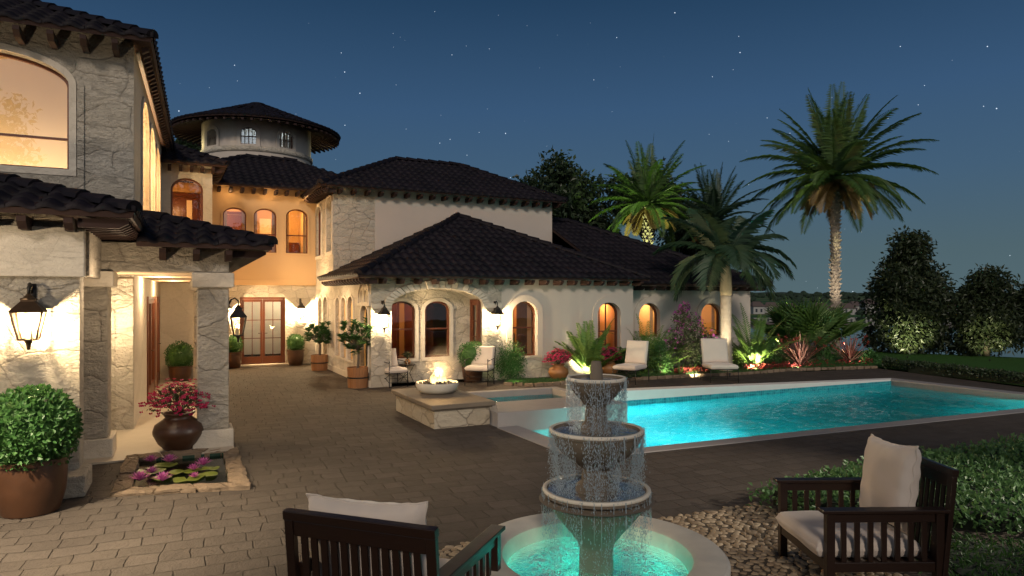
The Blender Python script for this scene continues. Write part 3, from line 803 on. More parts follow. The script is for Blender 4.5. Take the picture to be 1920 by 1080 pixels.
def french_door(parent, pl, a0, a1, z0, z1, rec, rows=3, cols=2, leaves=2):
    mb = MB(); ring(mb, pl, offset(rect(a0, a1, z0, z1), -0.06), rect(a0, a1, z0, z1), -rec-0.09, -rec)
    fr = mb.build('door', DOORWOOD, parent)
    w = (a1-a0-0.12)/leaves
    for k in range(leaves):
        b0 = a0+.06+k*w; b1 = b0+w; st = min(.07, w*.16); kick = z0+0.06; m2 = MB()
        in_ = rect(b0+st, b1-st, kick+.2, z1-.15)
        ring(m2, pl, in_, rect(b0+.004, b1-.004, kick, z1-.065), -rec-.07, -rec-.02)
        for r in range(1, rows):
            zz = in_[0][1]+(in_[2][1]-in_[0][1])*r/rows; bar(m2, pl, in_[0][0], in_[1][0], zz-.012, zz+.012, -rec-.06, -rec-.025)
        for c in range(1, cols):
            aa = in_[0][0]+(in_[1][0]-in_[0][0])*c/cols; bar(m2, pl, aa-.011, aa+.011, in_[0][1], in_[2][1], -rec-.058, -rec-.027)
        m2.build('door_leaf', DOORWOOD, fr)
        mp = MB(); mp.add([pl.P(*p, -rec-.045) for p in in_], [(0,1,2,3)]); mp.build('pane', PANE, fr)
    mh = MB(); c = (a0+a1)/2
    for sgn in ((-1, 1) if leaves == 2 else (1,)):
        mh.beam(pl.P(c+sgn*.05, z0+1.0, -rec+.03), pl.P(c+sgn*.14, z0+1.0, -rec+.03), .015, .02); mh.beam(pl.P(c+sgn*.05, z0+1.0, -rec-.02), pl.P(c+sgn*.05, z0+1.0, -rec+.03), .018, .018)
    mh.build('handle', BRONZE, fr)
    return fr
def room(parent, x0, x1, y0, y1, z0, z1, mat=None, open_side=('y0',), lamps=(), color=(1.0, 0.60, 0.24), extras=True):
    """a lit room behind the windows: five inward faces, a doorway and a cabinet at the back"""
    mb = MB()
    v = [(x0,y0,z0),(x1,y0,z0),(x1,y1,z0),(x0,y1,z0),(x0,y0,z1),(x1,y0,z1),(x1,y1,z1),(x0,y1,z1)]
    faces = {'z0': (0,1,2,3), 'z1': (7,6,5,4), 'y0': (4,5,1,0), 'x1': (5,6,2,1), 'y1': (6,7,3,2), 'x0': (7,4,0,3)}
    mb.add(v, [f for k, f in faces.items() if k not in open_side])
    o = mb.build('room', mat or ROOMWALL, parent)
    if extras and 'y1' not in open_side:
        m2 = MB(); w_ = x1-x0; zf = max(z0, 0) if z1 < 3 else z0+.2
        a = x0+w_*.30; m2.box(a, a+.06, y1-.06, y1-.01, zf, zf+2.0); m2.box(a+.85, a+.91, y1-.06, y1-.01, zf, zf+2.0); m2.box(a-.04, a+.95, y1-.07, y1-.01, zf+2.0, zf+2.1)
        m2.box(a+.07, a+.84, y1-.03, y1-.012, zf, zf+1.99); m2.box(x1-w_*.22, x1-.05, y1-.45, y1-.02, zf, zf+1.05); m2.box(x0+.02, x0+.12, y0+.6, y0+1.3, zf, zf+1.8)
        m2.build('interior_door', DOORWOOD, o)
        m3 = MB(); m3.box(x0+w_*.06, x0+w_*.22, y1-.04, y1-.012, zf+1.2, zf+1.75); m3.box(x1-w_*.35, x1-w_*.25, y1-.05, y1-.012, zf+1.3, zf+1.9); m3.build('picture', CANDLE, o)
    for (x, y, zz, wts) in lamps: lamp('room_lamp', (x, y, zz), wts, color, 0.12, parent)
    return o
# roofs -------------------------------------------------------------
def roof_mesh(mb, tones, poly, cw=0.24, rh=0.36, amp=0.036, step=0.026, thick=0.055):
    """barrel-tile surface filling a planar polygon whose first edge is the eave (ccw seen from above)"""
    P = [Vector(p) for p in poly]
    ex = (P[1]-P[0]).normalized(); nn = None
    for k in range(2, len(P)):
        nn = ex.cross(P[k]-P[0])
        if nn.length > 1e-4: break
    nn.normalize(); ey = nn.cross(ex)
    q = [((p-P[0]).dot(ex), (p-P[0]).dot(ey)) for p in P]
    smin, smax = min(a for a, b in q), max(a for a, b in q); tmax = max(b for a, b in q)
    seg = 6; nc = int((smax-smin)/cw)+1; nr = int(tmax/rh)+1
    bm = bmesh.new(); tl = bm.faces.layers.float.new('tone')
    prof = []
    for j in range(seg+1):
        k = j/seg; prof.append(math.sin(math.pi*min(1, k/0.68)) if k < 0.68 else -0.35*math.sin(math.pi*(k-0.68)/0.32))
    rg = random.Random(int(smin*97+tmax*31)+nc)
    for c in range(nc):
        for r in range(nr):
            s0 = smin+c*cw; t0 = r*rh-0.02; t1 = (r+1)*rh; tone = rg.random(); jz = rg.uniform(-.006, .006); js = rg.uniform(-.01, .01)
            lo = []; hi = []; lip = []
            for j in range(seg+1):
                s = s0+cw*j/seg+js; h = prof[j]*amp
                lo.append(bm.verts.new((s, t0, h+step+jz))); hi.append(bm.verts.new((s, t1, h*0.86+jz))); lip.append(bm.verts.new((s, t0, h*.5-0.02)))
            for j in range(seg):
                f = bm.faces.new((lo[j], lo[j+1], hi[j+1], hi[j])); f[tl] = tone; f.smooth = True
                f = bm.faces.new((lip[j], lip[j+1], lo[j+1], lo[j])); f[tl] = tone*.7
    n = len(q)
    for i in range(n):
        a = Vector((*q[i], 0)); b = Vector((*q[(i+1) % n], 0)); e = b-a
        if e.length < 1e-4: continue
        nrm = Vector((e.y, -e.x, 0)).normalized()
        off = 0.03 if i == 0 else 0.0
        bmesh.ops.bisect_plane(bm, geom=bm.verts[:]+bm.edges[:]+bm.faces[:], plane_co=a+nrm*off, plane_no=nrm, clear_outer=True)
    bm.verts.index_update()
    vs = [P[0]+ex*v.co.x+ey*v.co.y+nn*(v.co.z+0.02) for v in bm.verts]
    fs = [tuple(v.index for v in f.verts) for f in bm.faces]
    tones += [f[tl] for f in bm.faces]
    mb.m = 0; mb.add(vs, fs); bm.free()
    # deck below the tiles
    mb.m = 1
    low = [p-nn*thick for p in P]; m = len(P); top = [p+nn*0.012 for p in P]
    mb.add([*top, *low], [tuple(range(m)), tuple(range(2*m-1, m-1, -1))]+[(i, i+m, (i+1) % m+m, (i+1) % m) for i in range(m)])
    tones += [0.0]*(m+2)
def make_roof(parent, planes, ridges, name='roof', **kw):
    mb = MB(); tones = []
    for p in planes: roof_mesh(mb, tones, p, **kw)
    o = mb.build(name, [TILE, RAFTER], parent)
    at = o.data.attributes.new('tone', 'FLOAT', 'FACE')
    if len(tones) == len(o.data.polygons): at.data.foreach_set('value', tones)
    sm = [i == 0 for i in mb.mi]; o.data.polygons.foreach_set('use_smooth', sm)
    # ridge and hip caps: overlapping half-round tiles
    if ridges:
        mr = MB()
        for a, b in ridges:
            a = Vector(a); b = Vector(b); L = (b-a).length; k = max(1, int(L/0.38)); d = (b-a)/k; dd = d.normalized()
            x = dd.cross(Vector((0,0,1))).normalized(); up = x.cross(dd)
            for i in range(k):
                p = a+d*i; e = a+d*(i+1)+dd*0.05; vs = []
                for (c, r) in ((p, .115), (e, .09)):
                    for j in range(7):
                        an = math.pi*j/6; vs.append(c+x*math.cos(an)*r+up*(math.sin(an)*r+.02+(.012 if r > .1 else 0)))
                mr.add(vs, [(j, j+1, j+8, j+7) for j in range(6)]+[(0,1,2,3,4,5,6)])
        rc = mr.build('ridge_cap', TILE, o, smooth=False)
        at2 = rc.data.attributes.new('tone', 'FLOAT', 'FACE'); at2.data.foreach_set('value', [0.2+0.5*random.random() for _ in rc.data.polygons])
    return o
RAFT = {}
def rafters(roof, p0, p1, inward, n, length=0.6, drop=0.13, slope=0.0, w=0.085):
    """rafter tails under an eave from p0 to p1"""
    key = (round(length, 2), round(drop, 2), round(slope, 2), w)
    p0 = Vector(p0); p1 = Vector(p1); inw = Vector((*inward, 0)).normalized()
    if key not in RAFT:
        mb = MB(); h = drop
        vs = []
        for sx_ in (-w/2, w/2):
            vs += [(sx_, 0.06, -0.065), (sx_, 0.06, -0.065-h*.45), (sx_, 0.16, -0.065-h), (sx_, length, -0.065-h+slope*length), (sx_, length, -0.065+slope*length)]
        mb.add(vs, [(0,1,2,3,4), (9,8,7,6,5), (0,5,6,1), (1,6,7,2), (2,7,8,3), (3,8,9,4), (4,9,5,0)])
        o = mb.build('rafter', RAFTER, roof); RAFT[key] = o.data; first = o
    else: first = None
    for i in range(n):
        if first is not None and i == 0: o = first
        else:
            o = bpy.data.objects.new('rafter', RAFT[key]); col.objects.link(o); o.parent = roof; CHILD.setdefault(roof.name, []).append(o)
        k = (i+0.5)/n; p = p0.lerp(p1, k)
        o.location = p; o.rotation_euler = (0, 0, math.atan2(inw.y, inw.x)-math.pi/2)
def hip_roof(parent, x0, x1, y0, y1, ze, pitch, over=(0.5, 0.5, 0.5, 0.5), ridge='x', name='roof'):
    """hip roof on a rectangle, eave rectangle given directly"""
    wx, wy = x1-x0, y1-y0
    if ridge == 'x':
        h = wy/2; zr = ze+h*pitch; a = (x0+h, y0+h, zr); b = (x1-h, y0+h, zr)
        A, B, C, D = (x0,y0,ze), (x1,y0,ze), (x1,y1,ze), (x0,y1,ze)
        planes = [[A, B, b, a], [B, C, b], [C, D, a, b], [D, A, a]]
        ridges = [(A, a), (B, b), (C, b), (D, a), (a, b)]
    else:
        h = wx/2; zr = ze+h*pitch; a = (x0+h, y0+h, zr); b = (x0+h, y1-h, zr)
        A, B, C, D = (x0,y0,ze), (x1,y0,ze), (x1,y1,ze), (x0,y1,ze)
        planes = [[A, B, a], [B, C, b, a], [C, D, b], [D, A, a, b]]
        ridges = [(A, a), (B, a), (C, b), (D, b), (a, b)]
    return make_roof(parent, planes, ridges, name)
# ------------------------------------------------------------------ main villa (house axes A)
villa = thing('villa', 'two storey stone and stucco villa with dark tiled hip roofs and an arched stone loggia', 'house', (0, 0, 0), ANG_A)
UF, VF = 4.42, 16.2
# --- loggia front, stone part, with the wide arch
pf = Plane((UF, VF), (20, VF))
def fa(u): return u-UF
loggia = arch(fa(4.93), fa(7.36), 0.0, 1.98, 2.40, 24)
wall('wall', villa, pf, 0, 2.72, [loggia], STONE, depth=0.62, a1=fa(7.92))
# arch ring of voussoirs standing proud, and imposts
def arch_ring(pl, s0, s1, zs, zt, wd, proud, mat, n=24, gap=0.008):
    mb = MB(); c = (s0+s1)/2; r = (s1-s0)/2
    for i in range(n):
        a0, a1 = math.pi*i/n+gap/ r, math.pi*(i+1)/n-gap/r
        q = []
        for (rr, a) in ((0, a0), (wd, a0), (wd, a1), (0, a1)):
            q.append((c+(r+rr)*math.cos(a), zs+(zt-zs+rr)*math.sin(a)))
        j = proud*(0.75+0.5*random.random())
        vs = [pl.P(*p, o) for o in (-.02, j) for p in q]
        mb.add(vs, [(3,2,1,0),(4,5,6,7),(0,1,5,4),(1,2,6,5),(2,3,7,6),(3,0,4,7)])
    return mb.build('arch_stones', mat, villa, bevel=0.008)
arch_ring(pf, fa(4.93), fa(7.36), 1.98, 2.40, 0.20, 0.06, STONE_TRIM)
for (q0, q1) in ((0.0, fa(4.93)), (fa(7.36), fa(7.92))):
    mb = MB(); bar(mb, pf, q0, q1, 1.90, 2.02, 0, .03); mb.build('impost_band', STONE_TRIM, villa, bevel=0.01)
# inner loggia wall with two windows, side return with the door, ceiling
pin = Plane((4.6, 16.82), (8.2, 16.82))
W1 = arch(.42, 1.14, 0.62, 1.84, 2.08); W2 = arch(1.40, 2.10, 0.62, 1.84, 2.08)
wall('wall', villa, pin, 0, 2.72, [W1, W2], STONE, depth=0.16)
for h in (W1, W2):
    window(villa, pin, h, 0.05, 0.045, bars=(1.36,))
    surround(villa, pin, h, 0.09, 0.03, STONE_TRIM)
pr_ = Plane((7.36, 16.825), (7.36, 16.215))   # right jamb of the loggia carries the narrow door
french_door(villa, Plane((7.355, 16.80), (7.355, 16.24)), 0.03, 0.53, 0.05, 2.12, -0.10, rows=4, cols=1, leaves=1)
room(villa, 4.5, 8.02, 16.99, 20.5, 0, 2.7, lamps=((6.0, 19.2, 2.3, 6),), color=(1.0, 0.48, 0.18))
mb = MB()
for (x, y, w, h) in ((5.2, 20.2, 1.2, .9), (7.4, 19.6, .5, 1.9)): mb.box(x-w/2, x+w/2, y-.2, y+.2, 0, h)
mb.box(6.55, 6.75, 18.2, 20.2, 0, 2.65)
mb.build('furniture', DOORWOOD, villa)
# --- stucco part of the front
W3 = arch(fa(8.23), fa(8.99), 0.60, 1.74, 2.07); W4 = arch(fa(10.95), fa(11.74), 0.10, 1.70, 2.03)
wall('wall', villa, pf, 0, 2.72, [W3, W4], STUCCO, depth=0.22, a0=fa(7.92), a1=fa(12.2))
window(villa, pf, W3, 0.12, 0.045, bars=(1.36,), drape=1); window(villa, pf, W4, 0.14, 0.05, bars=(1.2,), vbars=(fa(11.345),))
surround(villa, pf, arch(fa(8.23), fa(8.99), 0.60, 1.74, 2.07), 0.17, 0.03, STUCCO)
surround(villa, pf, W4, 0.17, 0.03, STUCCO)
mb = MB(); bar(mb, pf, fa(7.92), fa(10.76), 0.0, 0.52, 0, .035); bar(mb, pf, fa(8.1), fa(9.12), .54, .60, 0, .05)
mb.build('base_course', STONE, villa, bevel=0.01)
room(villa, 8.08, 9.8, 16.45, 19.5, 0, 2.7, lamps=((8.9, 18.4, 2.3, 7),), color=(1.0, 0.5, 0.18))
room(villa, 10.6, 12.15, 16.45, 19.0, 0, 2.7, lamps=((11.9, 17.6, 1.9, 3.5),), color=(1.0, 0.42, 0.16))
mb = MB()
for k in range(9): mb.box(11.2+k*.06, 11.23+k*.06, 17.2+.03*(k % 2), 17.23+.03*(k % 2), .1, 2.3)
mb.box(8.98, 9.1, 16.6, 17.4, .0, 2.6); mb.box(8.1, 8.34, 16.7, 17.3, 0, 2.6)
mb.build('curtain', simple('grey_curtain', (0.12, 0.09, 0.075), 0.9), villa)
# return and recessed bay
pret = Plane((12.2, 16.2), (12.2, 16.8)); wall('wall', villa, pret, 0, 2.72, [], STUCCO)
pb = Plane((12.2, 16.8), (17.5, 16.8))
def fb(u): return u-12.2
W5 = arch(fb(12.86), fb(13.66), 0.95, 1.62, 2.0); W6 = arch(fb(15.32), fb(16.22), 0.92, 1.60, 1.99)
wall('wall', villa, pb, 0, 2.60, [W5, W6], STUCCO, depth=0.2)
for h in (W5, W6):
    window(villa, pb, h, 0.12, 0.05, drape=.9); surround(villa, pb, h, 0.18, 0.03, STUCCO)
mb = MB(); bar(mb, pb, fb(15.1), fb(17.5), .0, .86, 0, .03); bar(mb, pb, 0.03, fb(14.9), .0, .86, 0, .03); mb.build('base_course', STONE, villa, bevel=0.01)
room(villa, 12.5, 14.2, 17.03, 19.5, 0, 2.55, lamps=((13.7, 18.2, 2.0, 6),), color=(1.0, 0.66, 0.34))
room(villa, 14.9, 17.2, 17.03, 19.5, 0, 2.55, lamps=((15.6, 18.9, 2.2, 7),), color=(1.0, 0.66, 0.34))
pe = Plane((17.5, 16.8), (17.5, 25)); wall('wall', villa, pe, 0, 2.60, [], STUCCO)
# --- courtyard side wall (u = UF) with niches below, tall blind windows above
ps = Plane((UF, 23.0), (UF, VF))
def sv(v): return 23.0-v
N1 = [lancet(sv(22.5), sv(21.86), .3, 1.9, 2.17), lancet(sv(21.72), sv(21.06), .3, 1.9, 2.19)]
N2 = [lancet(sv(20.0), sv(19.42), .5, 1.9, 2.17), lancet(sv(19.3), sv(18.68), .5, 1.9, 2.18), lancet(sv(18.52), sv(17.88), .5, 1.9, 2.2)]
N3 = arch(sv(17.15), sv(16.42), 0.4, 1.72, 1.98)
U1 = arch(sv(22.9), sv(22.05), 3.5, 4.85, 5.08); U2 = arch(sv(21.25), sv(20.5), 3.55, 4.95, 5.2)
low = [(sv(23), 0), (sv(VF), 0), (sv(VF), 2.72), (sv(20.34), 2.72), (sv(20.34), 5.56), (sv(23), 5.56)]
wall('wall', villa, ps, 0, 0, N1+N2+[N3, U1, U2], STONE, depth=0.18, outline=low)
for hs, d in ((N1, .10), (N2, .12), ([N3], .17)):
    for h in hs:
        mb = MB(); mb.add([ps.P(*p, -d) for p in h], [tuple(range(len(h)))]); mb.build('niche_panel', STONE, villa)
        surround(villa, ps, h, 0.055, 0.03, STONE_TRIM, 'niche_moulding')
mb = MB(); mb.add([ps.P(*p, -.12) for p in U2], [tuple(range(len(U2)))]); mb.build('niche_panel', STONE, villa)
surround(villa, ps, U1, .10, .03, STONE_TRIM); surround(villa, ps, U2, .10, .03, STONE_TRIM)
window(villa, ps, U1, .08, .05)
# carved head over the big niche: a round-headed relief with two small arcs
mb = MB()
hd = arch(sv(17.3), sv(16.28), 2.03, 2.14, 2.56); ring(mb, ps, hd, offset(dedupe(hd), .06), -.02, .05)
for c in (16.98, 16.6): ring(mb, ps, dedupe(arch(sv(c+.15), sv(c-.15), 2.06, 2.18, 2.36)), offset(dedupe(arch(sv(c+.15), sv(c-.15), 2.06, 2.18, 2.36)), .035), -.02, .035)
mb.build('carved_tympanum', STONE_TRIM, villa)
# wall strip down the corner
mb = MB(); bar(mb, ps, 0.02, 6.78, 0, .16, 0, .035); mb.build('base_course', STONE_TRIM, villa, bevel=.01)
# --- second storey block front
p2 = Plane((UF, 20.34), (11.88, 20.34))
wall('wall', villa, p2, 2.3, 5.56, [], STONE, a1=1.25)
wall('wall', villa, p2, 2.3, 5.56, [], STUCCO, a0=1.25)
wall('wall', villa, Plane((11.88, 20.34), (11.88, 25.6)), 2.3, 5.56, [], STUCCO)
# --- courtyard end: door wall below, ochre wall above
pd = Plane((0.4, 23.0), (UF, 23.0))
def da(u): return u-0.4
D1 = rect(da(2.09), da(3.46), 0.03, 2.18)
wall('wall', villa, pd, 0, 2.62, [D1], STONE, depth=0.2)
french_door(villa, pd, da(2.09), da(3.46), .03, 2.18, 0.04, rows=3, cols=2)
mb = MB(); bar(mb, pd, da(1.9), da(3.65), 0, .06, 0.0, .35); mb.build('door_step', FLOORST, villa, bevel=.01)
po = Plane((0.4, 22.9), (UF, 22.9))
O1 = arch(da(1.59), da(2.27), 3.60, 4.75, 4.98); O2 = arch(da(2.49), da(3.17), 3.60, 4.76, 5.0); O3 = arch(da(3.46), da(4.15), 3.60, 4.78, 5.03)
wall('wall', villa, po, 2.62, 5.75, [O1, O2, O3], OCHRE, depth=.2)
mb = MB(); bar(mb, po, 0, da(UF)-.01, 2.56, 2.62, -.1, .02); bar(mb, po, 0, da(UF)-.01, 2.62, 2.74, 0, .03); mb.build('string_course', OCHRE, villa, bevel=.01)
for h in (O1, O2, O3):
    window(villa, po, h, .07, .035, bars=(4.18,), pane=PANEUP, drape=.8); surround(villa, po, h, .055, .03, OCHRE)
room(villa, 0.5, 4.38, 23.12, 26.0, 2.9, 5.6, lamps=((1.6, 25.0, 5.0, 9), (3.9, 24.8, 5.0, 9)), color=(1.0, 0.55, 0.2))
room(villa, 1.2, 4.3, 23.22, 27.5, 0, 2.55, lamps=((1.9, 26.6, 2.1, 4), (3.9, 26.6, 2.2, 5)), color=(1.0, 0.80, 0.52), mat=POOLWHITE, extras=False)
mb = MB()
for (x, y, w, h) in ((2.0, 25.6, .7, .75), (1.45, 26.6, .3, 1.9), (3.95, 24.6, .25, 1.0)): mb.box(x-w/2, x+w/2, y-.15, y+.15, 0, h)
mb.build('furniture', DOORWOOD, villa)
# --- stair bay with the tall reflecting window
pst = Plane((-0.5, 20.6), (1.16, 20.6))
S1 = arch(0.63, 1.43, 3.5, 5.12, 5.43)
wall('wall', villa, pst, 0, 5.85, [S1], STONE_TRIM, depth=.2)
window(villa, pst, S1, .10, .05, pane=PANEUP)
wall('wall', villa, Plane((1.16, 20.6), (1.16, 23.0)), 0, 5.85, [], OCHRE)
room(villa, -0.4, 1.1, 20.82, 22.8, 3.0, 5.8, lamps=((0.3, 22.0, 4.8, 3),), color=(1.0, 0.5, 0.18))
# --- roofs
ze = 2.70; pt = 0.475
A, B = (3.98, 15.7, ze), (12.42, 15.7, ze); ap = (8.22, 15.7+4.24, ze+4.24*pt)
bk = (8.22, 20.34, ap[2]); lf = (3.98, 20.30, ze); rf_ = (12.42, 20.34, ze)
# the front slope, the left slope up to the second storey wall and the right slope, whose valley meets the long roof
lr = make_roof(villa, [[A, B, ap], [lf, A, ap, (8.22, 20.30, ap[2])], [B, (12.42, 18.4, ze), (10.2, 20.30, ze+(12.42-10.2)*pt), (8.22, 20.30, ap[2]), ap]],
               [(A, ap), (B, ap), (ap, (8.22, 20.3, ap[2]))])
rafters(lr, A, B, (0, 1), 19, .55); rafters(lr, lf, (3.98, 15.75, ze), (1, 0), 15, .5)
RX = 17.95; RV = 16.3; k = 4.9; zr = 2.58
E1 = (11.9, RV, zr); E2 = (RX, RV, zr); rr1 = (RX-k, RV+k, zr+k*pt); rr0 = (11.9, RV+k, zr+k*pt); E3 = (RX, RV+2*k, zr)
rr = make_roof(villa, [[E1, E2, rr1, rr0], [E2, E3, rr1], [E3, (11.9, RV+2*k, zr), rr0, rr1]], [(E2, rr1), (rr1, rr0)])
rafters(rr, (12.5, RV, zr), E2, (0, 1), 13, .5)
rafters(rr, E2, (RX, RV+4, zr), (-1, 0), 8, .5)
ze2 = 5.42; p2_ = .48
a, b = (3.95, 19.84, ze2), (12.15, 19.84, ze2); c, d = (12.15, 26.24, ze2), (3.95, 26.24, ze2)
ra, rb = (7.15, 23.04, ze2+3.2*p2_), (9.55, 23.04, ze2+3.2*p2_)
ur = make_roof(villa, [[a, b, rb, ra], [b, c, rb], [c, d, ra, rb], [d, a, ra]], [(a, ra), (b, rb), (ra, rb), (d, ra), (c, rb)])
rafters(ur, a, b, (0, 1), 20, .5); rafters(ur, (3.95, 22.8, ze2), (3.95, 19.9, ze2), (1, 0), 10, .47); rafters(ur, b, (12.15, 25, ze2), (-1, 0), 8, .27)
# ochre wing roof
zo = 5.62
a, b = (-.6, 22.35, zo), (7.0, 22.35, zo); c, d = (7.0, 28.6, zo), (-.6, 28.6, zo); h = 3.12
ra, rb = (2.5, 25.47, zo+h*.46), (4.2, 25.47, zo+h*.46)
orf = make_roof(villa, [[a, (4.25, 22.35, zo), (6.4, 23.3, zo+.95*.46), rb, ra], [b, c, rb], [c, d, ra, rb], [d, a, ra]], [(a, ra), (ra, rb), (d, ra)])
rafters(orf, (1.3, 22.35, zo), (3.95, 22.35, zo), (0, 1), 8, .5)
zs = 5.78
a, b = (-1.0, 20.15, zs), (1.52, 20.15, zs); c, d = (1.52, 24.0, zs), (-1.0, 24.0, zs)
ra, rb = (.26, 21.5, zs+.62), (.26, 22.8, zs+.62)
sr = make_roof(villa, [[a, b, ra], [b, c, rb, ra], [c, d, rb], [d, a, ra, rb]], [(a, ra), (b, ra), (ra, rb)])
rafters(sr, (-.3, 20.15, zs), (1.3, 20.15, zs), (0, 1), 6, .4); rafters(sr, (1.52, 20.2, zs), (1.52, 22.3, zs), (-1, 0), 7, .35)
# added lamps and glowing discs under the eave that brighten the ochre wall
SOFF = emit('fill_disc', (1.0, 0.72, 0.36), .6)
mb = MB()
for (u, v) in ((1.75, 22.62), (2.9, 22.62), (4.05, 22.62)):
    mb.lathe([(0.03, 0), (0.03, .006)], 12, (u, v, zo-.075))
mb.build('fill_light', SOFF, villa)
for (u, v) in ((1.75, 22.55), (2.9, 22.55), (4.05, 22.55)): lamp('ochre_fill', (u, v, zo-.24), 7.0, (1.0, .62, .26), .04, villa)

lamp('courtyard_wash', (3.75, 21.5, 2.72), 46, (1.0, .66, .32), .06, villa); lamp('courtyard_wash', (2.3, 21.7, 2.72), 28, (1.0, .66, .32), .06, villa); lamp('courtyard_wash', (3.7, 18.7, 2.2), 40, (1.0, .72, .42), .06, villa)  # bare lamps hung in the air, added to brighten the courtyard walls
# ------------------------------------------------------------------ round tower
TD = 27.5; TX = (483-PCX)/F*TD; k = TD/F
tower = thing('round_tower', 'round stucco tower with a wide conical tile roof rising above the dark roofs', 'tower', (TX, TD, 0))
zb = CAMZ+(HZ-302)*k; zt = CAMZ+(HZ-241)*k; rt = 96*k; rr_ = 150*k; zeave = CAMZ+(HZ-253)*k; zap = CAMZ+(HZ-196)*k
# wall with deep window openings: cylinder of panels
def cyl_wall(mb, r, z0, z1, wins, n=96):
    openings = []
    for i in range(n):
        a0, a1 = 2*math.pi*i/n, 2*math.pi*(i+1)/n; am = (a0+a1)/2
        seg = []
        for (wa, wh, wz0, wzs, wzt) in wins:
            da_ = (am-wa+math.pi) % (2*math.pi)-math.pi
            if abs(da_) < wh:
                t0 = (abs(da_)/wh); top = wzs+(wzt-wzs)*math.sqrt(max(0, 1-t0*t0)); seg = [(wz0, top)]
        zs_ = [z0]+[q for s_ in seg for q in s_]+[z1]
        for lo, hi in zip(zs_[0::2], zs_[1::2]):
            mb.add([(r*math.cos(a0), r*math.sin(a0), lo), (r*math.cos(a1), r*math.sin(a1), lo), (r*math.cos(a1), r*math.sin(a1), hi), (r*math.cos(a0), r*math.sin(a0), hi)], [(0,1,2,3)])
        for (lo, hi) in seg:
            ri = r-.14
            for (q, f) in ((hi, (0,1,2,3)), (lo, (3,2,1,0))):
                mb.add([(r*math.cos(a0), r*math.sin(a0), q), (r*math.cos(a1), r*math.sin(a1), q), (ri*math.cos(a1), ri*math.sin(a1), q), (ri*math.cos(a0), ri*math.sin(a0), q)], [f])
            for a_ in (a0, a1):
                mb.add([(r*math.cos(a_), r*math.sin(a_), lo), (r*math.cos(a_), r*math.sin(a_), hi), (ri*math.cos(a_), ri*math.sin(a_), hi), (ri*math.cos(a_), ri*math.sin(a_), lo)], [(0,1,2,3)])
wz0 = zb+.24; wz1 = zb+.66; wz2 = zb+.86; wins = []
view = math.atan2(-TD, -TX)
for px in (397, 466, 537):
    # angle on the drum that shows at this column
    best = min((abs((TX+rt*math.cos(t))/(TD+rt*math.sin(t))*F+PCX-px), t) for t in [view+x*.004 for x in range(-370, 371)])
    wins.append((best[1], .14, wz0, wz1, wz2))
for kx in range(3): wins.append((view+1.9+kx*.9, .14, wz0, wz1, wz2))
mb = MB(); cyl_wall(mb, rt, zb-1.6, zt+.1, wins); mb.build('wall', STUCCO, tower)
mb = MB(); mb.lathe([(rt+.0, zb-.02), (rt+.07, zb), (rt+.07, zb+.15), (rt, zb+.19)], 64, cap0=False, cap1=False); mb.build('stone_band', STONE, tower, smooth=True)
for (a_, hw, q0, q1, q2) in wins[:3]:
    pl = Plane((rt*math.cos(a_)-.25*math.sin(a_)*-1, rt*math.sin(a_)-.25*math.cos(a_)), (rt*math.cos(a_)-.25*math.sin(a_), rt*math.sin(a_)+.25*math.cos(a_)))
    hw_ = rt*hw; h = arch(pl.L/2-hw_, pl.L/2+hw_, q0, q1, q2)
    window(tower, pl, h, .06, .026, bars=(q0+.30,), vbars=(pl.L/2,), pane=glass_pane('tower_glass', .3))
    surround(tower, pl, h, .13, .012, STUCCO)
mb = MB(); mb.lathe([(.05, zb-.2), (rt-.02, zb-.2)], 48, cap0=False, cap1=False); mb.lathe([(.05, zt+.02), (rt-.02, zt+.02)], 48, cap0=False, cap1=False); mb.build('room', POOLWHITE, tower)
lamp('tower_fill', (.6, .8, zb+.5), 55, (.66, .84, 1.0), .1, tower)  # cool lamp added inside so the panes read sky blue
# conical roof in tile gores
mb = MB(); tones = []; N = 28
for i in range(N):
    a0, a1 = 2*math.pi*i/N, 2*math.pi*(i+1)/N
    roof_mesh(mb, tones, [(rr_*math.cos(a0), rr_*math.sin(a0), zeave), (rr_*math.cos(a1), rr_*math.sin(a1), zeave), (.12*math.cos(a1), .12*math.sin(a1), zap), (.12*math.cos(a0), .12*math.sin(a0), zap)], cw=2*math.pi*rr_/N/3.0, rh=.4)
tr = mb.build('roof', [TILE, RAFTER], tower)
at = tr.data.attributes.new('tone', 'FLOAT', 'FACE'); at.data.foreach_set('value', tones)
mb = MB(); mb.lathe([(.34, zap-.11), (.30, zap+.02), (.16, zap+.06), (.0, zap+.10)], 20, cap0=False); mb.build('roof_cap', TILE, tr)
mb = MB(); mb.lathe([(rt-.02, zt), (rr_-.1, zeave-.10)], 64, cap0=False, cap1=False); mb.build('soffit', SOFFIT, tr)
N = 64; slope_ = (zt-zeave+.10)/(rr_-.1-rt)
mb = MB(); L = rr_-rt-.04; vs = []
for sx_ in (-.04, .04): vs += [(sx_, 0.0, -.02), (sx_, 0, -.09), (sx_, L, -.12+L*slope_), (sx_, L, -.01+L*slope_)]
mb.add(vs, [(0,1,2,3),(7,6,5,4),(0,4,5,1),(1,5,6,2),(2,6,7,3),(3,7,4,0)])
r0 = mb.build('rafter', RAFTER, tr)
for i in range(N):
    o = r0 if i == 0 else r0.copy()
    if i: col.objects.link(o); CHILD[tr.name].append(o)
    a_ = 2*math.pi*i/N; o.location = (math.cos(a_)*(rr_-.03), math.sin(a_)*(rr_-.03), zeave-.09); o.rotation_euler = (0, 0, a_+math.pi/2)
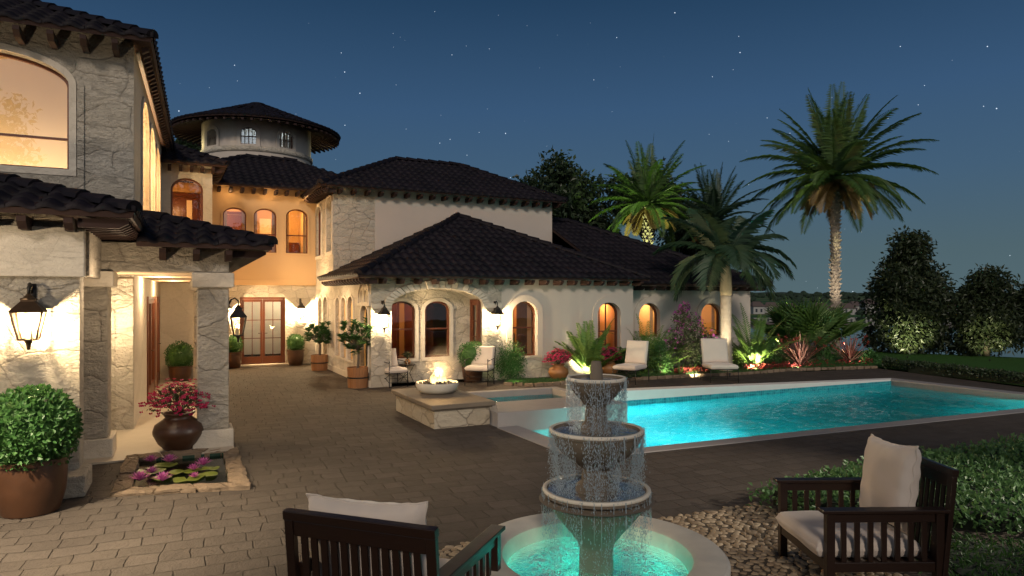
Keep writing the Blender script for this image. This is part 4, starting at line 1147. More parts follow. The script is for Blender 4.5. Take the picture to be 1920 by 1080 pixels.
for s_, wts in ((-1, 7.0), (1, 5.0)):
    aa = view+s_*(1.62 if s_ > 0 else 1.30)
    lamp('eave_uplight', ((rt+.32)*math.cos(aa), (rt+.32)*math.sin(aa), zb+.35), wts, (1.0, 0.88, 0.42), .05, tower)
# ------------------------------------------------------------------ west wing (axes B)
wing = thing('house_wing', 'two storey rough limestone wing with a huge arched window and a covered porch', 'house', (0, 0, 0), ANG_B)
wf = Plane((-7.5, 12.8), (-0.78, 12.8))
def wa(u): return u+7.5
BW = arch(wa(-4.2), wa(-1.68), 4.21, 5.55, 6.0, 28)
wall('wall', wing, wf, 0, 6.5, [BW], STONE_BIG, depth=.30)
window(wing, wf, BW, .16, .045, bars=(4.72,), pane=PANEUP)
mb = MB(); BO = dedupe(arch(wa(-4.36), wa(-1.52), 3.86, 5.0, 5.5, 4)); 
ring(mb, wf, dedupe(BW), offset(dedupe(BW), .10), -.02, .03); mb.build('window_surround', STONE_TRIM, wing)
mb = MB(); bar(mb, wf, wa(-4.5), wa(-1.47), 3.84, 4.10, 0, .035); bar(mb, wf, wa(-1.68)+.11, wa(-1.47), 4.10, 5.58, 0, .03); mb.build('window_ledge', STONE_BIG, wing, bevel=.01)
wside = Plane((-0.78, 12.8), (-0.60, 21.2))
def wv_(v): return (v-12.8)*1.0002
SW = [arch(wv_(14.2), wv_(15.8), 3.6, 5.45, 5.92), arch(wv_(16.1), wv_(17.7), 3.6, 5.4, 5.86), arch(wv_(18.0), wv_(19.6), 3.6, 5.35, 5.8)]
SD = [rect(wv_(15.6), wv_(17.9), .03, 2.2), rect(wv_(18.6), wv_(19.5), .03, 2.2)]
wall('wall', wing, wside, 0, 6.3, SW+SD, STONE_TRIM, depth=.28)
for h in SW:
    window(wing, wside, h, .2, .045); surround(wing, wside, h, .1, .035, STONE_TRIM)
french_door(wing, wside, wv_(15.6), wv_(17.9), .03, 2.2, -.03, rows=1, cols=1, leaves=2)
french_door(wing, wside, wv_(18.6), wv_(19.5), .03, 2.2, -.03, rows=1, cols=1, leaves=1)
room(wing, -7.4, -1.0, 13.15, 14.15, 3.4, 6.45, lamps=tuple((-6.6+.9*i, 13.45, 3.75, 5.5) for i in range(7)), color=(1.0, 0.80, 0.52), mat=stucco('pale_room_plaster', (0.66, 0.50, 0.32)), extras=False)
room(wing, -4, -0.98, 14.2, 20.8, 3.2, 6.3, open_side=('x1',), lamps=((-2.3, 15.2, 5.4, 60), (-2.3, 17.2, 5.4, 60), (-2.3, 19.4, 5.4, 60)), color=(1.0, .74, .4))
room(wing, -4, -1.0, 15.2, 20.4, 0, 2.5, open_side=('x1',), lamps=((-2.4, 17.2, 2.2, 18),), color=(1.0, .66, .32))
# porch walls, piers and columns
mb = MB(); bar(mb, wf, wa(-1.05), wa(-.78)-.004, .0, 2.5, 0, .03); mb.build('corner_quoins', STONE_BIG, wing, bevel=.012)
wl = Plane((-7.0, 9.15), (-1.1, 9.15))
wall('wall', wing, wl, 0, 3.05, [], STONE_BIG, back=.34)
mb = MB()
bar(mb, wl, 0, 5.9+.06, 2.42, 2.98, 0, .07); mb.build('architrave', STONE_TRIM, wing, bevel=.015)
mb = MB(); mb.box(-1.5, -1.0, 8.78, 9.4, 0, .24); mb.box(-7, -1.52, 9.02, 9.14, 0, .2); mb.build('plinth_block', STONE_BIG, wing, bevel=.02)
# side beam joining the lantern wall to the pier and the porch beam
mb = MB(); mb.box(-1.36, -1.04, 9.5, 10.74, 2.44, 3.05); mb.build('side_beam', STONE_BIG, wing, bevel=.015)
def pier(u0, u1, v0, v1, cap=True):
    mb = MB(); mb.box(u0, u1, v0, v1, 0.28, 2.36); o = mb.build('column', STONE_BIG, wing, bevel=.02)
    m2 = MB(); m2.box(u0-.06, u1+.06, v0-.06, v1+.06, 0, .28); m2.build('column_base', STONE_TRIM, o, bevel=.015)
    if cap:
        m3 = MB(); m3.box(u0-.07, u1+.07, v0-.07, v1+.07, 2.33, 2.545); m3.build('capital', STONE_TRIM, o, bevel=.015)
    return o
pier(-1.62, -.96, 10.72, 11.2); pier(.14, .56, 10.76, 11.18); pier(.14, .56, 16.3, 16.72)
mb = MB(); mb.box(-1.6, .56, 10.75, 11.17, 2.55, 2.95); mb.box(.15, .55, 11.18, 20.3, 2.55, 2.95); mb.build('porch_beam', STONE_BIG, wing, bevel=.015)
mb = MB(); mb.box(-1.0, .14, 11.18, 20.4, 2.56, 2.60); mb.build('porch_ceiling', SOFFIT, wing)
mb = MB(); mb.box(-1.62, .62, 10.4, 20.3, .004, .03); mb.build('porch_floor', FLOORST, wing)
mb = MB(); mb.box(-.62, .8, 20.25, 20.4, 0, 2.56); mb.build('porch_back_wall', STONE_TRIM, wing)
# roofs
zl = 3.13; q = .30
lrf = make_roof(wing, [[(-9, 8.7, zl), (-.53, 8.7, zl), (-4.6, 12.77, zl+4.07*q), (-9, 12.77, zl+4.07*q)], [(-.53, 8.7, zl), (-.53, 12.77, zl), (-4.6, 12.77, zl+4.07*q)]],
                [((-.53, 8.7, zl), (-4.6, 12.77, zl+4.07*q))], cw=.27, amp=.055)
rafters(lrf, (-3.9, 8.7, zl), (-.95, 8.7, zl), (0, 1), 7, .5, .14, w=.085); rafters(lrf, (-.53, 8.75, zl), (-.53, 12.2, zl), (-1, 0), 14, .55, .1)
zp = 2.92; q = .30
W_ = 1.11+.57
prf = make_roof(wing, [[(-.60, 10.3, zp), (1.11, 10.3, zp), (-.57, 10.3+W_, zp+W_*q), (-.60, 10.3+W_, zp+W_*q)], [(1.11, 10.3, zp), (1.11, 20.3, zp), (-.57, 20.3, zp+W_*q), (-.57, 10.3+W_, zp+W_*q)]],
                [((1.11, 10.3, zp), (-.57, 10.3+W_, zp+W_*q))], cw=.25, amp=.055)
rafters(prf, (-.5, 10.3, zp), (.75, 10.3, zp), (0, 1), 3, .45, .15); rafters(prf, (1.11, 10.4, zp), (1.11, 20.1, zp), (-1, 0), 30, .56, .1)
zu = 6.28; q = .47; hh = 4.4
a, b = (-9.5, 12.2, zu), (-.49, 12.2, zu); c = (-.31, 21.6, zu)
e1, e2 = (-.49-hh, 12.2+hh, zu+hh*q), (-.31-hh, 17.2, zu+hh*q)
urf = make_roof(wing, [[a, b, e1, (-9.5, 12.2+hh, zu+hh*q)], [b, c, e2, e1]], [(b, e1)], cw=.27, amp=.055)
rafters(urf, (-4.6, 12.2, zu), (-.8, 12.2, zu), (0, 1), 9, .55, .14); rafters(urf, (-.488, 12.4, zu), (-.312, 21.4, zu), (-1, 0), 36, .16, .1)
lamp('porch_lamp', (-.25, 17.6, 2.4), 7, (1, .68, .36), .06, wing)
lamp('porch_lamp', (-.72, 9.75, 2.25), 3, (1, .75, .48), .04, wing)  # unseen lamp added to brighten the pier beside the lantern wall
lamp('porch_lamp', (-.45, 14.2, 2.4), 7, (1, .72, .42), .06, wing)

# ------------------------------------------------------------------ wall lanterns
def lantern(name, label, group, loc, face, s=1.0, watts=14, kind='wall'):
    """tapered glass lantern on a scrolled arm; face = world angle the lantern looks towards (wall behind)"""
    t = thing(name, label, 'lantern', loc, face-math.pi/2+math.pi, group)   # local -y looks away from the wall
    o = .17*s
    mb = MB()
    mb.box(-.035*s, .035*s, -.015, .0, .20*s, .46*s)
    arm = [(0, -.01, .34*s), (0, -.05*s, .43*s), (0, -.11*s, .46*s), (0, -o, .41*s), (0, -o, .33*s)]
    mb.tube(arm, .014*s, 8)
    mb.build('bracket', IRON, t, smooth=True)
    mb = MB()
    # roof of the lantern: square pyramid with a vent cap
    def sq(h, z): return [(-h, -o-h, z), (h, -o-h, z), (h, -o+h, z), (-h, -o+h, z)]
    vs = sq(.145*s, .12*s)+sq(.06*s, .24*s)+sq(.06*s, .262*s)
    mb.add(vs, [(3,2,1,0)]+[(i, (i+1) % 4, (i+1) % 4+4, i+4) for i in range(4)]+[(i+4, (i+1) % 4+4, (i+1) % 4+8, i+8) for i in range(4)]+[(8,9,10,11)])
    mb.lathe([(.075*s, .262*s), (.075*s, .275*s), (.045*s, .29*s), (.015*s, .335*s)], 12, (0, -o, 0))
    mb.build('lantern_roof', IRON if kind != 'bronze' else BRONZE, t)
    mb = MB(); hT, hB, zT, zB = .13*s, .075*s, .12*s, -.22*s
    for sx_ in (-1, 1):
        for sy_ in (-1, 1):
            mb.beam((sx_*hB, -o+sy_*hB, zB), (sx_*hT, -o+sy_*hT, zT), .014*s, .014*s)
    for h, zz in ((hT, zT-.004), (hB, zB)):
        for i in range(4):
            p, q = sq(h, zz)[i], sq(h, zz)[(i+1) % 4]; mb.beam(p, q, .014*s, .018*s)
    mb.lathe([(.0, zB-.13*s), (.016*s, zB-.12*s), (.022*s, zB-.06*s), (.04*s, zB-.015*s), (.07*s, zB)], 12, (0, -o, 0))
    mb.build('cage', IRON if kind != 'bronze' else BRONZE, t)
    mb = MB()
    for i in range(4):
        a0, a1 = sq(hB*.97, zB)[i], sq(hB*.97, zB)[(i+1) % 4]; b0, b1 = sq(hT*.97, zT-.01)[i], sq(hT*.97, zT-.01)[(i+1) % 4]
        mb.add([a0, a1, b1, b0], [(0,1,2,3)])
    mb.build('glass', LAMPGLASS, t)
    mb = MB()
    for (dx, dy, h) in ((-.022, .01, .17), (.022, -.005, .12), (0, .03, .14)): mb.lathe([(.013*s, zB), (.013*s, zB+h*s)], 10, (dx*s, -o+dy*s, 0))
    cd = mb.build('candle', CANDLE, t)
    mb = MB()
    for (dx, dy, h) in ((-.022, .01, .17), (.022, -.005, .12), (0, .03, .14)): mb.lathe([(.002, zB+h*s), (.008*s, zB+(h+.012)*s), (.006*s, zB+(h+.025)*s), (.001, zB+(h+.045)*s)], 8, (dx*s, -o+dy*s, 0))
    mb.build('flame', FLAMEBULB, cd)
    lamp('lantern_light', (0, -o, -.02*s), watts, (1.0, .76, .46), .035*s, t)
    return t
GL = 'wall lanterns of the courtyard'
fA = ANG_A-math.pi/2; fB = ANG_B-math.pi/2
def on(rot, u, v, zz): x, y = rot(u, v); return (x, y, zz)
lantern('wall_lantern', 'largest bronze lantern on the bright limestone wall above the big boxwood pot', GL, on(rotB, -1.55, 9.15, 1.93), fB, .90, 18, 'bronze').scale = (1.22, 1.15, 1)
lantern('wall_lantern', 'black lantern on the stone pier left of the loggia arch', GL, on(rotA, 4.70, 16.2, 1.66), fA, .95, 20)
lantern('wall_lantern', 'black lantern on the stone pier right of the loggia arch', GL, on(rotA, 7.72, 16.2, 1.64), fA, .95, 20)
lantern('wall_lantern', 'small lantern on the far wall to the right of the wooden double door', GL, on(rotA, 3.93, 23.0, 1.72), fA, .9, 30)
lantern('wall_lantern', 'half hidden lantern left of the double door behind the porch column', GL, on(rotA, 1.72, 23.0, 1.72), fA, .9, 30)
lantern('wall_lantern', 'dark unlit looking lantern hanging on the right face of the porch column', GL, on(rotB, .56, 10.97, 1.80), ANG_B, .82, .3)
lamp('porch_wash', (*rotB(-.98, 12.2), 1.85), 14, (1, .76, .46), .05)
# ------------------------------------------------------------------ fountain
fx, fy = FC
ft = thing('fountain', 'three tier cast stone fountain running with water in a round basin', 'fountain', (fx, fy, 0))
mb = MB(); mb.lathe([(.86, 0), (.88, .02), (.88, .30), (.90, .33), (.90, .40), (.88, .42), (.69, .42), (.66, .40), (.62, .26), (.60, .06)], 72, cap0=False, cap1=True)
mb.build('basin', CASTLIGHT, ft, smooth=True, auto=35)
mb = MB(); mb.lathe([(.16, .05), (.15, .16), (.125, .22), (.115, .44), (.13, .48), (.18, .55), (.25, .63), (.305, .70), (.34, .765), (.355, .80)], 48, cap0=False, cap1=False)
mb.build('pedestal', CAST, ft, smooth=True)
def bowl(z, r, h, foot):
    mb = MB()
    mb.lathe([(foot, z-h), (max(foot*1.2, r*.48), z-h*.84), (r*.72, z-h*.64), (r*.88, z-h*.42), (r*.945, z-h*.22), (r*.955, z-.045), (r*.985, z-.04), (r, z-.02), (r*.99, z), (r*.93, z), (r*.90, z-.02), (r*.80, z-.06), (r*.2, z-.07), (.01, z-.07)], 64, cap0=False)
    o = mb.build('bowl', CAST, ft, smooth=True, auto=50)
    mr = MB(); mr.lathe([(r*.97, z-.026), (r*.995, z-.024), (r*1.008, z-.012), (r*1.0, z+.002), (r*.93, z+.002), (r*.91, z-.018)], 64, cap0=False, cap1=False); mr.build('rim', CASTLIGHT, o, smooth=True)  # paler rim: dry stone, with light from above put into its colour
    mw = MB()
    mw.lathe([(.02, z-.018), (r*.5, z-.018), (r*.905, z-.018)], 48, cap0=True, cap1=False); mw.build('water', WATERF, o, smooth=False)
    return o
Z3, Z2, Z1 = .86, 1.275, 1.635; R3, R2, R1 = .375, .328, .205
bowl(Z3, R3, .09, .335); bowl(Z2, R2, .27, .11); bowl(Z1, R1, .19, .09)
mb = MB(); mb.lathe([(.15, Z3-.09), (.145, Z3+.02), (.105, Z3+.05), (.092, Z2-.25), (.10, Z2-.2)], 32, cap0=False, cap1=False)
mb.lathe([(.10, Z2-.09), (.115, Z2-.03), (.10, Z2+.03), (.080, Z2+.05), (.072, Z1-.17), (.09, Z1-.14)], 32, cap0=False, cap1=False)
mb.build('stem', CAST, ft, smooth=True)
mb = MB(); mb.lathe([(.046, Z1-.09), (.045, Z1+.05), (.038, Z1+.075), (.032, Z1+.11), (.026, Z1+.112), (.02, Z1+.10)], 20, cap0=False); mb.build('spout', CAST, ft, smooth=True, auto=50)
mb = MB(); mb.lathe([(.02, .30), (.3, .30), (.635, .30)], 64, cap1=False); mb.build('water', WATERF, ft)
# falling water: strings of separate drops and thin threads
def wdrop():
    t = NT('falling_drop')
    b = t.n('ShaderNodeBsdfPrincipled'); b.inputs['Base Color'].default_value = (.74, .88, .95, 1); b.inputs['Roughness'].default_value = .05
    b.inputs['Transmission Weight'].default_value = .62; b.inputs['IOR'].default_value = 1.33; b.inputs['Specular IOR Level'].default_value = .9
    return t.done(b.outputs[0])
DROP = wdrop()
def drop(mb, p, l, r):
    x, y, zz = p
    mb.add([(x, y, zz+l*.6), (x+r, y, zz), (x, y+r, zz), (x-r, y, zz), (x, y-r, zz), (x, y, zz-l*.4)],
           [(0,1,2),(0,2,3),(0,3,4),(0,4,1),(5,2,1),(5,3,2),(5,4,3),(5,1,4)])
rg = random.Random(11); mb = MB()
def curtain(z0, r0, z1, n, spread, thr):
    """n drops spilling over a rim, thicker at some places than others, plus a few thin threads"""
    ph = [rg.uniform(0, 6.3) for _ in range(4)]; H = z0-z1; c = 0
    while c < n:
        a = rg.uniform(0, 2*math.pi); dens = .5+.25*math.sin(5*a+ph[0])+.2*math.sin(11*a+ph[1])+.2*math.sin(23*a+ph[2])
        if rg.random() > dens: continue
        c += 1; f = rg.random()**.8; zz = z0-H*f; rr_d = r0*1.01-(.02+.05*math.sin(7*a+ph[3])**2)*spread*f+rg.gauss(0, .006+.016*f*spread)
        drop(mb, (rr_d*math.cos(a), rr_d*math.sin(a), zz), rg.uniform(.006, .024)*(1.2-.6*f), rg.uniform(.0010, .0027))
    for i in range(thr):
        a = rg.uniform(0, 2*math.pi); L = H*rg.uniform(.15, .7); q = r0*1.006
        mb.tube([(q*math.cos(a), q*math.sin(a), z0-.004), (q*1.01*math.cos(a), q*1.01*math.sin(a), z0-L*.5), (q*math.cos(a), q*math.sin(a), z0-L)], [.0026, .0016, .0006], 5)
curtain(Z1, R1, Z2-.02, 5600, 1.0, 18); curtain(Z2, R2, Z3-.02, 10500, 1.2, 26); curtain(Z3, R3, .30, 6000, 1.5, 26)
curtain(Z1-.12, .13, Z2-.02, 500, .2, 2); curtain(Z2-.2, .16, Z3-.02, 500, .3, 2)
fw = mb.build('falling_water', DROP, ft); fw['kind'] = 'stuff'
# foam where the drops land
def foam_mat():
    t = NT('foam'); co = t.coord(); n = t.noise(co, 26, 7, .72, dist=1.0)
    b = t.bsdf((.75, .85, .86), .5, t.bump(n, .6, .02)); tr = t.n('ShaderNodeBsdfTransparent'); mx = t.n('ShaderNodeMixShader')
    sp = t.n('ShaderNodeSeparateXYZ'); t.l(co, sp.inputs[0])
    rad = t.math('SQRT', t.math('ADD', t.math('POWER', sp.outputs[0], 2.0), t.math('POWER', sp.outputs[1], 2.0)))
    fall = t.math('SUBTRACT', 1.0, t.math('MULTIPLY', t.math('ABSOLUTE', t.math('SUBTRACT', rad, .38)), 4.5), clamp=True)
    f = t.math('MULTIPLY', t.ramp(n, [(.46, (0,0,0)), (.64, (1,1,1))]), fall)
    t.l(f, mx.inputs[0]); t.l(tr.outputs[0], mx.inputs[1]); t.l(b, mx.inputs[2]); return t.done(mx.outputs[0])
mb = MB(); mb.lathe([(.13, .308), (.3, .312), (.62, .306)], 48, cap0=False, cap1=False); mb.build('foam', foam_mat(), ft)
for i in range(5):
    a = 2*math.pi*i/5+.5; lamp('basin_lamp', (.45*math.cos(a), .45*math.sin(a), .16), 2.6, (.03, .85, .66), .04, ft)

# ------------------------------------------------------------------ fire pit
fpo = [rotA(*p) for p in ((3.95, 10.72), (5.0, 10.58), (5.0, 12.75), (3.95, 12.75))]
plc = Vector((sum(p[0] for p in fpo)/4, sum(p[1] for p in fpo)/4))
fp = thing('fire_plinth', 'low rectangular stone plinth with a moulded slab beside the pool', 'plinth', (plc.x, plc.y, 0), ANG_A)
mb = MB(); mb.box(-.51, .51, -1.05, 1.05, 0, .30); mb.build('base', STONE_PLINTH, fp, bevel=.01)
mb = MB(); mb.box(-.545, .545, -1.085, 1.085, .30, .328); mb.box(-.585, .585, -1.125, 1.125, .3285, .405); mb.build('slab', CAST, fp, bevel=.02)
bx, by = ground_at(820, 736, .405)
fb_ = thing('fire_bowl', 'round concrete fire bowl burning on the stone plinth', 'fire bowl', (bx, by, .405))
mb = MB(); mb.lathe([(.24, 0), (.30, .01), (.37, .07), (.40, .15), (.40, .19), (.385, .20), (.36, .19), (.30, .14), (.0, .13)], 48); mb.build('bowl', CASTLIGHT, fb_, smooth=True, auto=40)
mb = MB(); rg = random.Random(2)
for i in range(70):
    a, r = rg.uniform(0, 6.28), .33*math.sqrt(rg.random()); s_ = rg.uniform(.02, .045)
    M = Euler((rg.uniform(0, 6), rg.uniform(0, 6), rg.uniform(0, 6))).to_matrix()
    mb.obox((r*math.cos(a), r*math.sin(a), .16+rg.uniform(0, .03)), (s_*1.6, s_, s_*.8), M)
for i in range(6):
    a = rg.uniform(0, 6.28); mb.tube([(-.2*math.cos(a), -.2*math.sin(a), .19), (.22*math.cos(a+.2), .22*math.sin(a+.2), .215)], [.022, .018], 7)
mb.build('coals', simple('charred_log', (.06, .055, .05), .9, .6, 30, .8, 50, .01), fb_)
def flame_mat():
    t = NT('fire_flame'); co = t.coord('Object'); sp = t.n('ShaderNodeSeparateXYZ'); t.l(co, sp.inputs[0])
    lw = t.n('ShaderNodeLayerWeight'); lw.inputs['Blend'].default_value = .5
    hfac = t.math('DIVIDE', t.math('SUBTRACT', sp.outputs[2], .17), .38, clamp=True)
    c = t.ramp(hfac, [(0, (1, .80, .38)), (.35, (1, .62, .16)), (.8, (1, .36, .05)), (1, (.9, .22, .02))])
    e = t.n('ShaderNodeEmission'); t.l(c, e.inputs[0]); e.inputs[1].default_value = 3.2
    tr = t.n('ShaderNodeBsdfTransparent'); mx = t.n('ShaderNodeMixShader')
    n = t.noise(t.mapping(co, (1, 1, .5)), 18, 4)
    f = t.math('MULTIPLY', t.math('POWER', t.math('SUBTRACT', 1.0, lw.outputs['Facing'], clamp=True), 1.1), t.math('MULTIPLY_ADD', hfac, -.65, 1.0))
    f = t.math('MULTIPLY', f, t.math('MULTIPLY_ADD', n, .9, .3), clamp=True)
    t.l(f, mx.inputs[0]); t.l(tr.outputs[0], mx.inputs[1]); t.l(e.outputs[0], mx.inputs[2]); return t.done(mx.outputs[0])
FIRE = flame_mat(); mb = MB()
for i in range(15):
    a, r = rg.uniform(0, 6.28), .15*math.sqrt(rg.random()); h = rg.uniform(.09, .22)*(1.1-r*2.2); w_ = rg.uniform(.03, .06)
    x, y = r*math.cos(a), r*math.sin(a); lean = (rg.uniform(-.04, .04), rg.uniform(-.04, .04)); pts = []; rad = []
    for j in range(9):
        f = j/8; pts.append((x+lean[0]*f+.018*math.sin(f*7+i), y+lean[1]*f+.018*math.cos(f*6+i*2), .17+h*f)); rad.append(max(.002, w_*math.sin(math.pi*min(1, (f+.18)/1.18))**.8*(1-f*.55)))
    mb.tube(pts, rad, 10)
mb.build('flame', FIRE, fb_, smooth=True)
lamp('fire_light', (0, 0, .36), 17, (1, .60, .24), .09, fb_)
# pale smoke drifting off the fire
def smoke_mat():
    t = NT('smoke'); co = t.coord('Object')
    v = t.n('ShaderNodeVolumePrincipled'); v.inputs['Color'].default_value = (.95, .92, .88, 1)
    n = t.noise(co, 7, 4, .6, dist=.8); l = t.vmath('LENGTH', t.mapping(co, (2.6, 3.4, 2.4)))
    ln = t.n('ShaderNodeVectorMath', operation='LENGTH'); t.l(t.mapping(co, (2.9, 3.6, 2.5)), ln.inputs[0])
    d = t.math('SUBTRACT', 1.0, ln.outputs['Value'], clamp=True)
    t.l(t.math('MULTIPLY', t.math('MULTIPLY', d, t.ramp(n, [(.40, (0,0,0)), (.72, (1,1,1))])), 3.0), v.inputs['Density'])
    t.l(v.outputs[0], t.out.inputs['Volume']); return t.mat
mb = MB(); mb.lathe([(0.02, -.4), (.2, -.33), (.3, -.12), (.34, .1), (.26, .32), (.02, .4)], 20)
sm = mb.build('smoke', smoke_mat(), None, loc=(bx+.10, by, .405+.52)); tag(sm, 'pale puff of smoke rising over the fire bowl', 'smoke', kind='stuff')

# ------------------------------------------------------------------ lily pond
pdn = thing('lily_pond', 'small rock edged lily pond in front of the porch', 'pond')
def chunky(name, outer, inner, z0, z1, mat, parent, seed, seg=10, jit=.03):
    """ring of rough laid stones between two quads"""
    rg = random.Random(seed); mb = MB()
    for e in range(4):
        o0, o1 = Vector(outer[e]), Vector(outer[(e+1) % 4]); i0, i1 = Vector(inner[e]), Vector(inner[(e+1) % 4])
        cuts = [0]; 
        L = (o1-o0).length; k = max(2, int(L/.42))
        for c in range(1, k): cuts.append((c+rg.uniform(-.2, .2))/k)
        cuts.append(1)
        for a, b in zip(cuts, cuts[1:]):
            a += .012; b -= .012; n = 5; h = z1+rg.uniform(-.015, .02); grid = []
            for s_ in range(n+1):
                f = a+(b-a)*s_/n; O = o0.lerp(o1, f); I = i0.lerp(i1, f); row = []
                for q in range(5):
                    g = q/4; p = O.lerp(I, g); ed = min(q, 4-q, s_, n-s_)
                    row.append((p.x+rg.uniform(-jit, jit)*.5, p.y+rg.uniform(-jit, jit)*.5, h*(.72 if ed == 0 else 1)+rg.uniform(-.008, .012)))
                grid.append(row)
            vs = [p for r_ in grid for p in r_]; m = len(vs); fs = []
            for s_ in range(n):
                for q in range(4): fs.append((s_*5+q, s_*5+q+1, (s_+1)*5+q+1, (s_+1)*5+q))
            rim = [q for q in range(5)]+[s_*5+4 for s_ in range(1, n+1)]+[n*5+q for q in range(3, -1, -1)]+[s_*5 for s_ in range(n-1, 0, -1)]
            vs += [(vs[i][0], vs[i][1], z0) for i in rim]
            fs += [(rim[i], rim[(i+1) % len(rim)], m+(i+1) % len(rim), m+i) for i in range(len(rim))]
            mb.add(vs, fs)
    return mb.build(name, mat, parent)
po_out = [rotB(*p) for p in ((-.76, 8.66), (.66, 8.30), (.66, 10.62), (-.74, 10.62))]
chunky('rim', po_out, POND_IN, -.15, .04, STONE_DARK, pdn, 4)
mb = MB(); strip(mb, POND_IN[::-1], POND_IN[::-1], -.28, .02); mb.add([(p[0], p[1], -.28) for p in POND_IN], [(0,1,2,3)])
mb.build('pond_bed', simple('pond_liner', (.02, .05, .03), .8, .6, 6, .5, 10, .02), pdn)
mb = MB(); mb.add([(p[0], p[1], -.02) for p in POND_IN], [(0,1,2,3)]); mb.build('water', WATERDARK, pdn)
def lily_pad(px, py, r, rot, i):
    r *= 1.2; x, y = ground_at(px, py, -.012); mb = MB(); n = 22; vs = [(0, 0, 0)]; 
    for j in range(n+1):
        a = rot+.18+(2*math.pi-.36)*j/n; q = r*(1+.05*math.sin(a*5+i)); vs.append((q*math.cos(a), q*math.sin(a), .006+.008*math.sin(a*3+i)))
    mb.add(vs, [(0, j, j+1) for j in range(1, n+1)])
    return mb.build('lily_pad', L_PAD, None, loc=(x, y, -.006+.0006*i))
pads = [(310, 873, .12, 1, 'round yellow green lily pad at the pond back left'), (282, 884, .15, 2.6, 'lily pad lying behind the front left lilies'), (303, 897, .10, 4, 'lily pad under the front left water lily'), (360, 884, .10, .3, 'lily pad just right of the middle water lily'),
        (385, 892, .12, 5, 'lily pad in front of the right hand lilies'), (350, 900, .13, 2, 'wide lily pad near the pond front right'), (394, 880, .09, 1.4, 'lily pad at the right rim of the pond'), (238, 924, .13, 3, 'yellow lily pad in the front left pond corner'), (330, 887, .09, .9, 'small lily pad in the pond middle')]
for i, p in enumerate(pads): tag(lily_pad(*p[:4], i), p[4], 'lily pad', 'lily pads on the pond')
def lily():
    mb = MB()
    for ring_, (n, tilt, L) in enumerate(((11, .35, .085), (9, .75, .075), (7, 1.15, .06))):
        for k in range(n):
            a = 2*math.pi*k/n+ring_*.3; d = Vector((math.cos(a)*math.cos(tilt), math.sin(a)*math.cos(tilt), math.sin(tilt)))
            mb.leaf((0, 0, .005+ring_*.004), d, (0, 0, 1), L, .028, .3, -.15)
    return mb
lm = None
lil = [(283, 867, 'water lily at the back left of the pond'), (318, 868, 'tall water lily at the back of the pond'), (285, 888, 'pink water lily between the left pads'), (262, 903, 'widest water lily at the pond front left'), (305, 903, 'water lily in the middle of the pond front'), (363, 882, 'water lily left of the bright pair at the right'), (381, 874, 'brightest water lily at the back right'), (364, 896, 'small half closed water lily at the right')]
for i, (px, py, lb) in enumerate(lil):
    x, y = ground_at(px, py, -.0)
    o = thing('water_lily', lb, 'water lily', (x, y, 0), i*1.1, 'water lilies on the pond')
    if lm is None:
        p_ = lily().build('petals', P_LILY, o); lm = p_.data
        mb = MB(); mb.lathe([(.012, .012), (.014, .03), (.0, .036)], 8); s_ = mb.build('stamens', L_DEAD, o); ls = s_.data
    else:
        for nm, me in (('petals', lm), ('stamens', ls)):
            c = bpy.data.objects.new(nm, me); col.objects.link(c); c.parent = o
    k = 1.3*(1.0, 1.15, .9, 1.25, 1.15, .85, 1.15, .7)[i]; o.scale = (k, k, k)
# ------------------------------------------------------------------ furniture
def cushion(w, d, h, seed=0, puff=.35, crease=.0, nx=26, ny=26, pinch=.10):
    """soft pillow: rounded slab with pinched corners and piped seam; lies in local xy, thickness along z"""
    mb = MB(); rg = random.Random(seed); P = [rg.uniform(0, 6.3) for _ in range(6)]
    top = []; bot = []
    for j in range(ny+1):
        for i in range(nx+1):
            u = 2*i/nx-1; v = 2*j/ny-1
            ed = (1-abs(u)**3.2)*(1-abs(v)**3.2); th = h/2*max(0, ed)**puff
            pin = 1-pinch*(1-abs(v)**2)*(abs(u)**6); piv = 1-pinch*(1-abs(u)**2)*(abs(v)**6)
            x = u*w/2*pin; y = v*d/2*piv
            wr = .05*h*(math.sin(5*u+3*v+P[0])+math.sin(-4*u+6*v+P[1])*.6)*ed
            wr += crease*(math.sin(17*u+5*v*v+P[2])*abs(v)**5+math.sin(15*v+4*u*u+P[3])*abs(u)**5)*h
            top.append((x, y, th+wr)); bot.append((x, y, -th+wr*.6))
    n = nx+1; fs = []
    for j in range(ny):
        for i in range(nx):
            a = j*n+i; fs.append((a, a+1, a+n+1, a+n))
    mb.add(top, fs); mb.add(bot, [tuple(reversed(f)) for f in fs])
    rim = [j for j in range(n)]+[j*n+nx for j in range(1, ny+1)]+[ny*n+i for i in range(nx-1, -1, -1)]+[j*n for j in range(ny-1, 0, -1)]
    pts = [Vector(top[i])*.5+Vector(bot[i])*.5 for i in rim]; pts.append(pts[0]); pts.append(pts[1])
    mb.tube(pts, .006, 6, cap=False)
    return mb
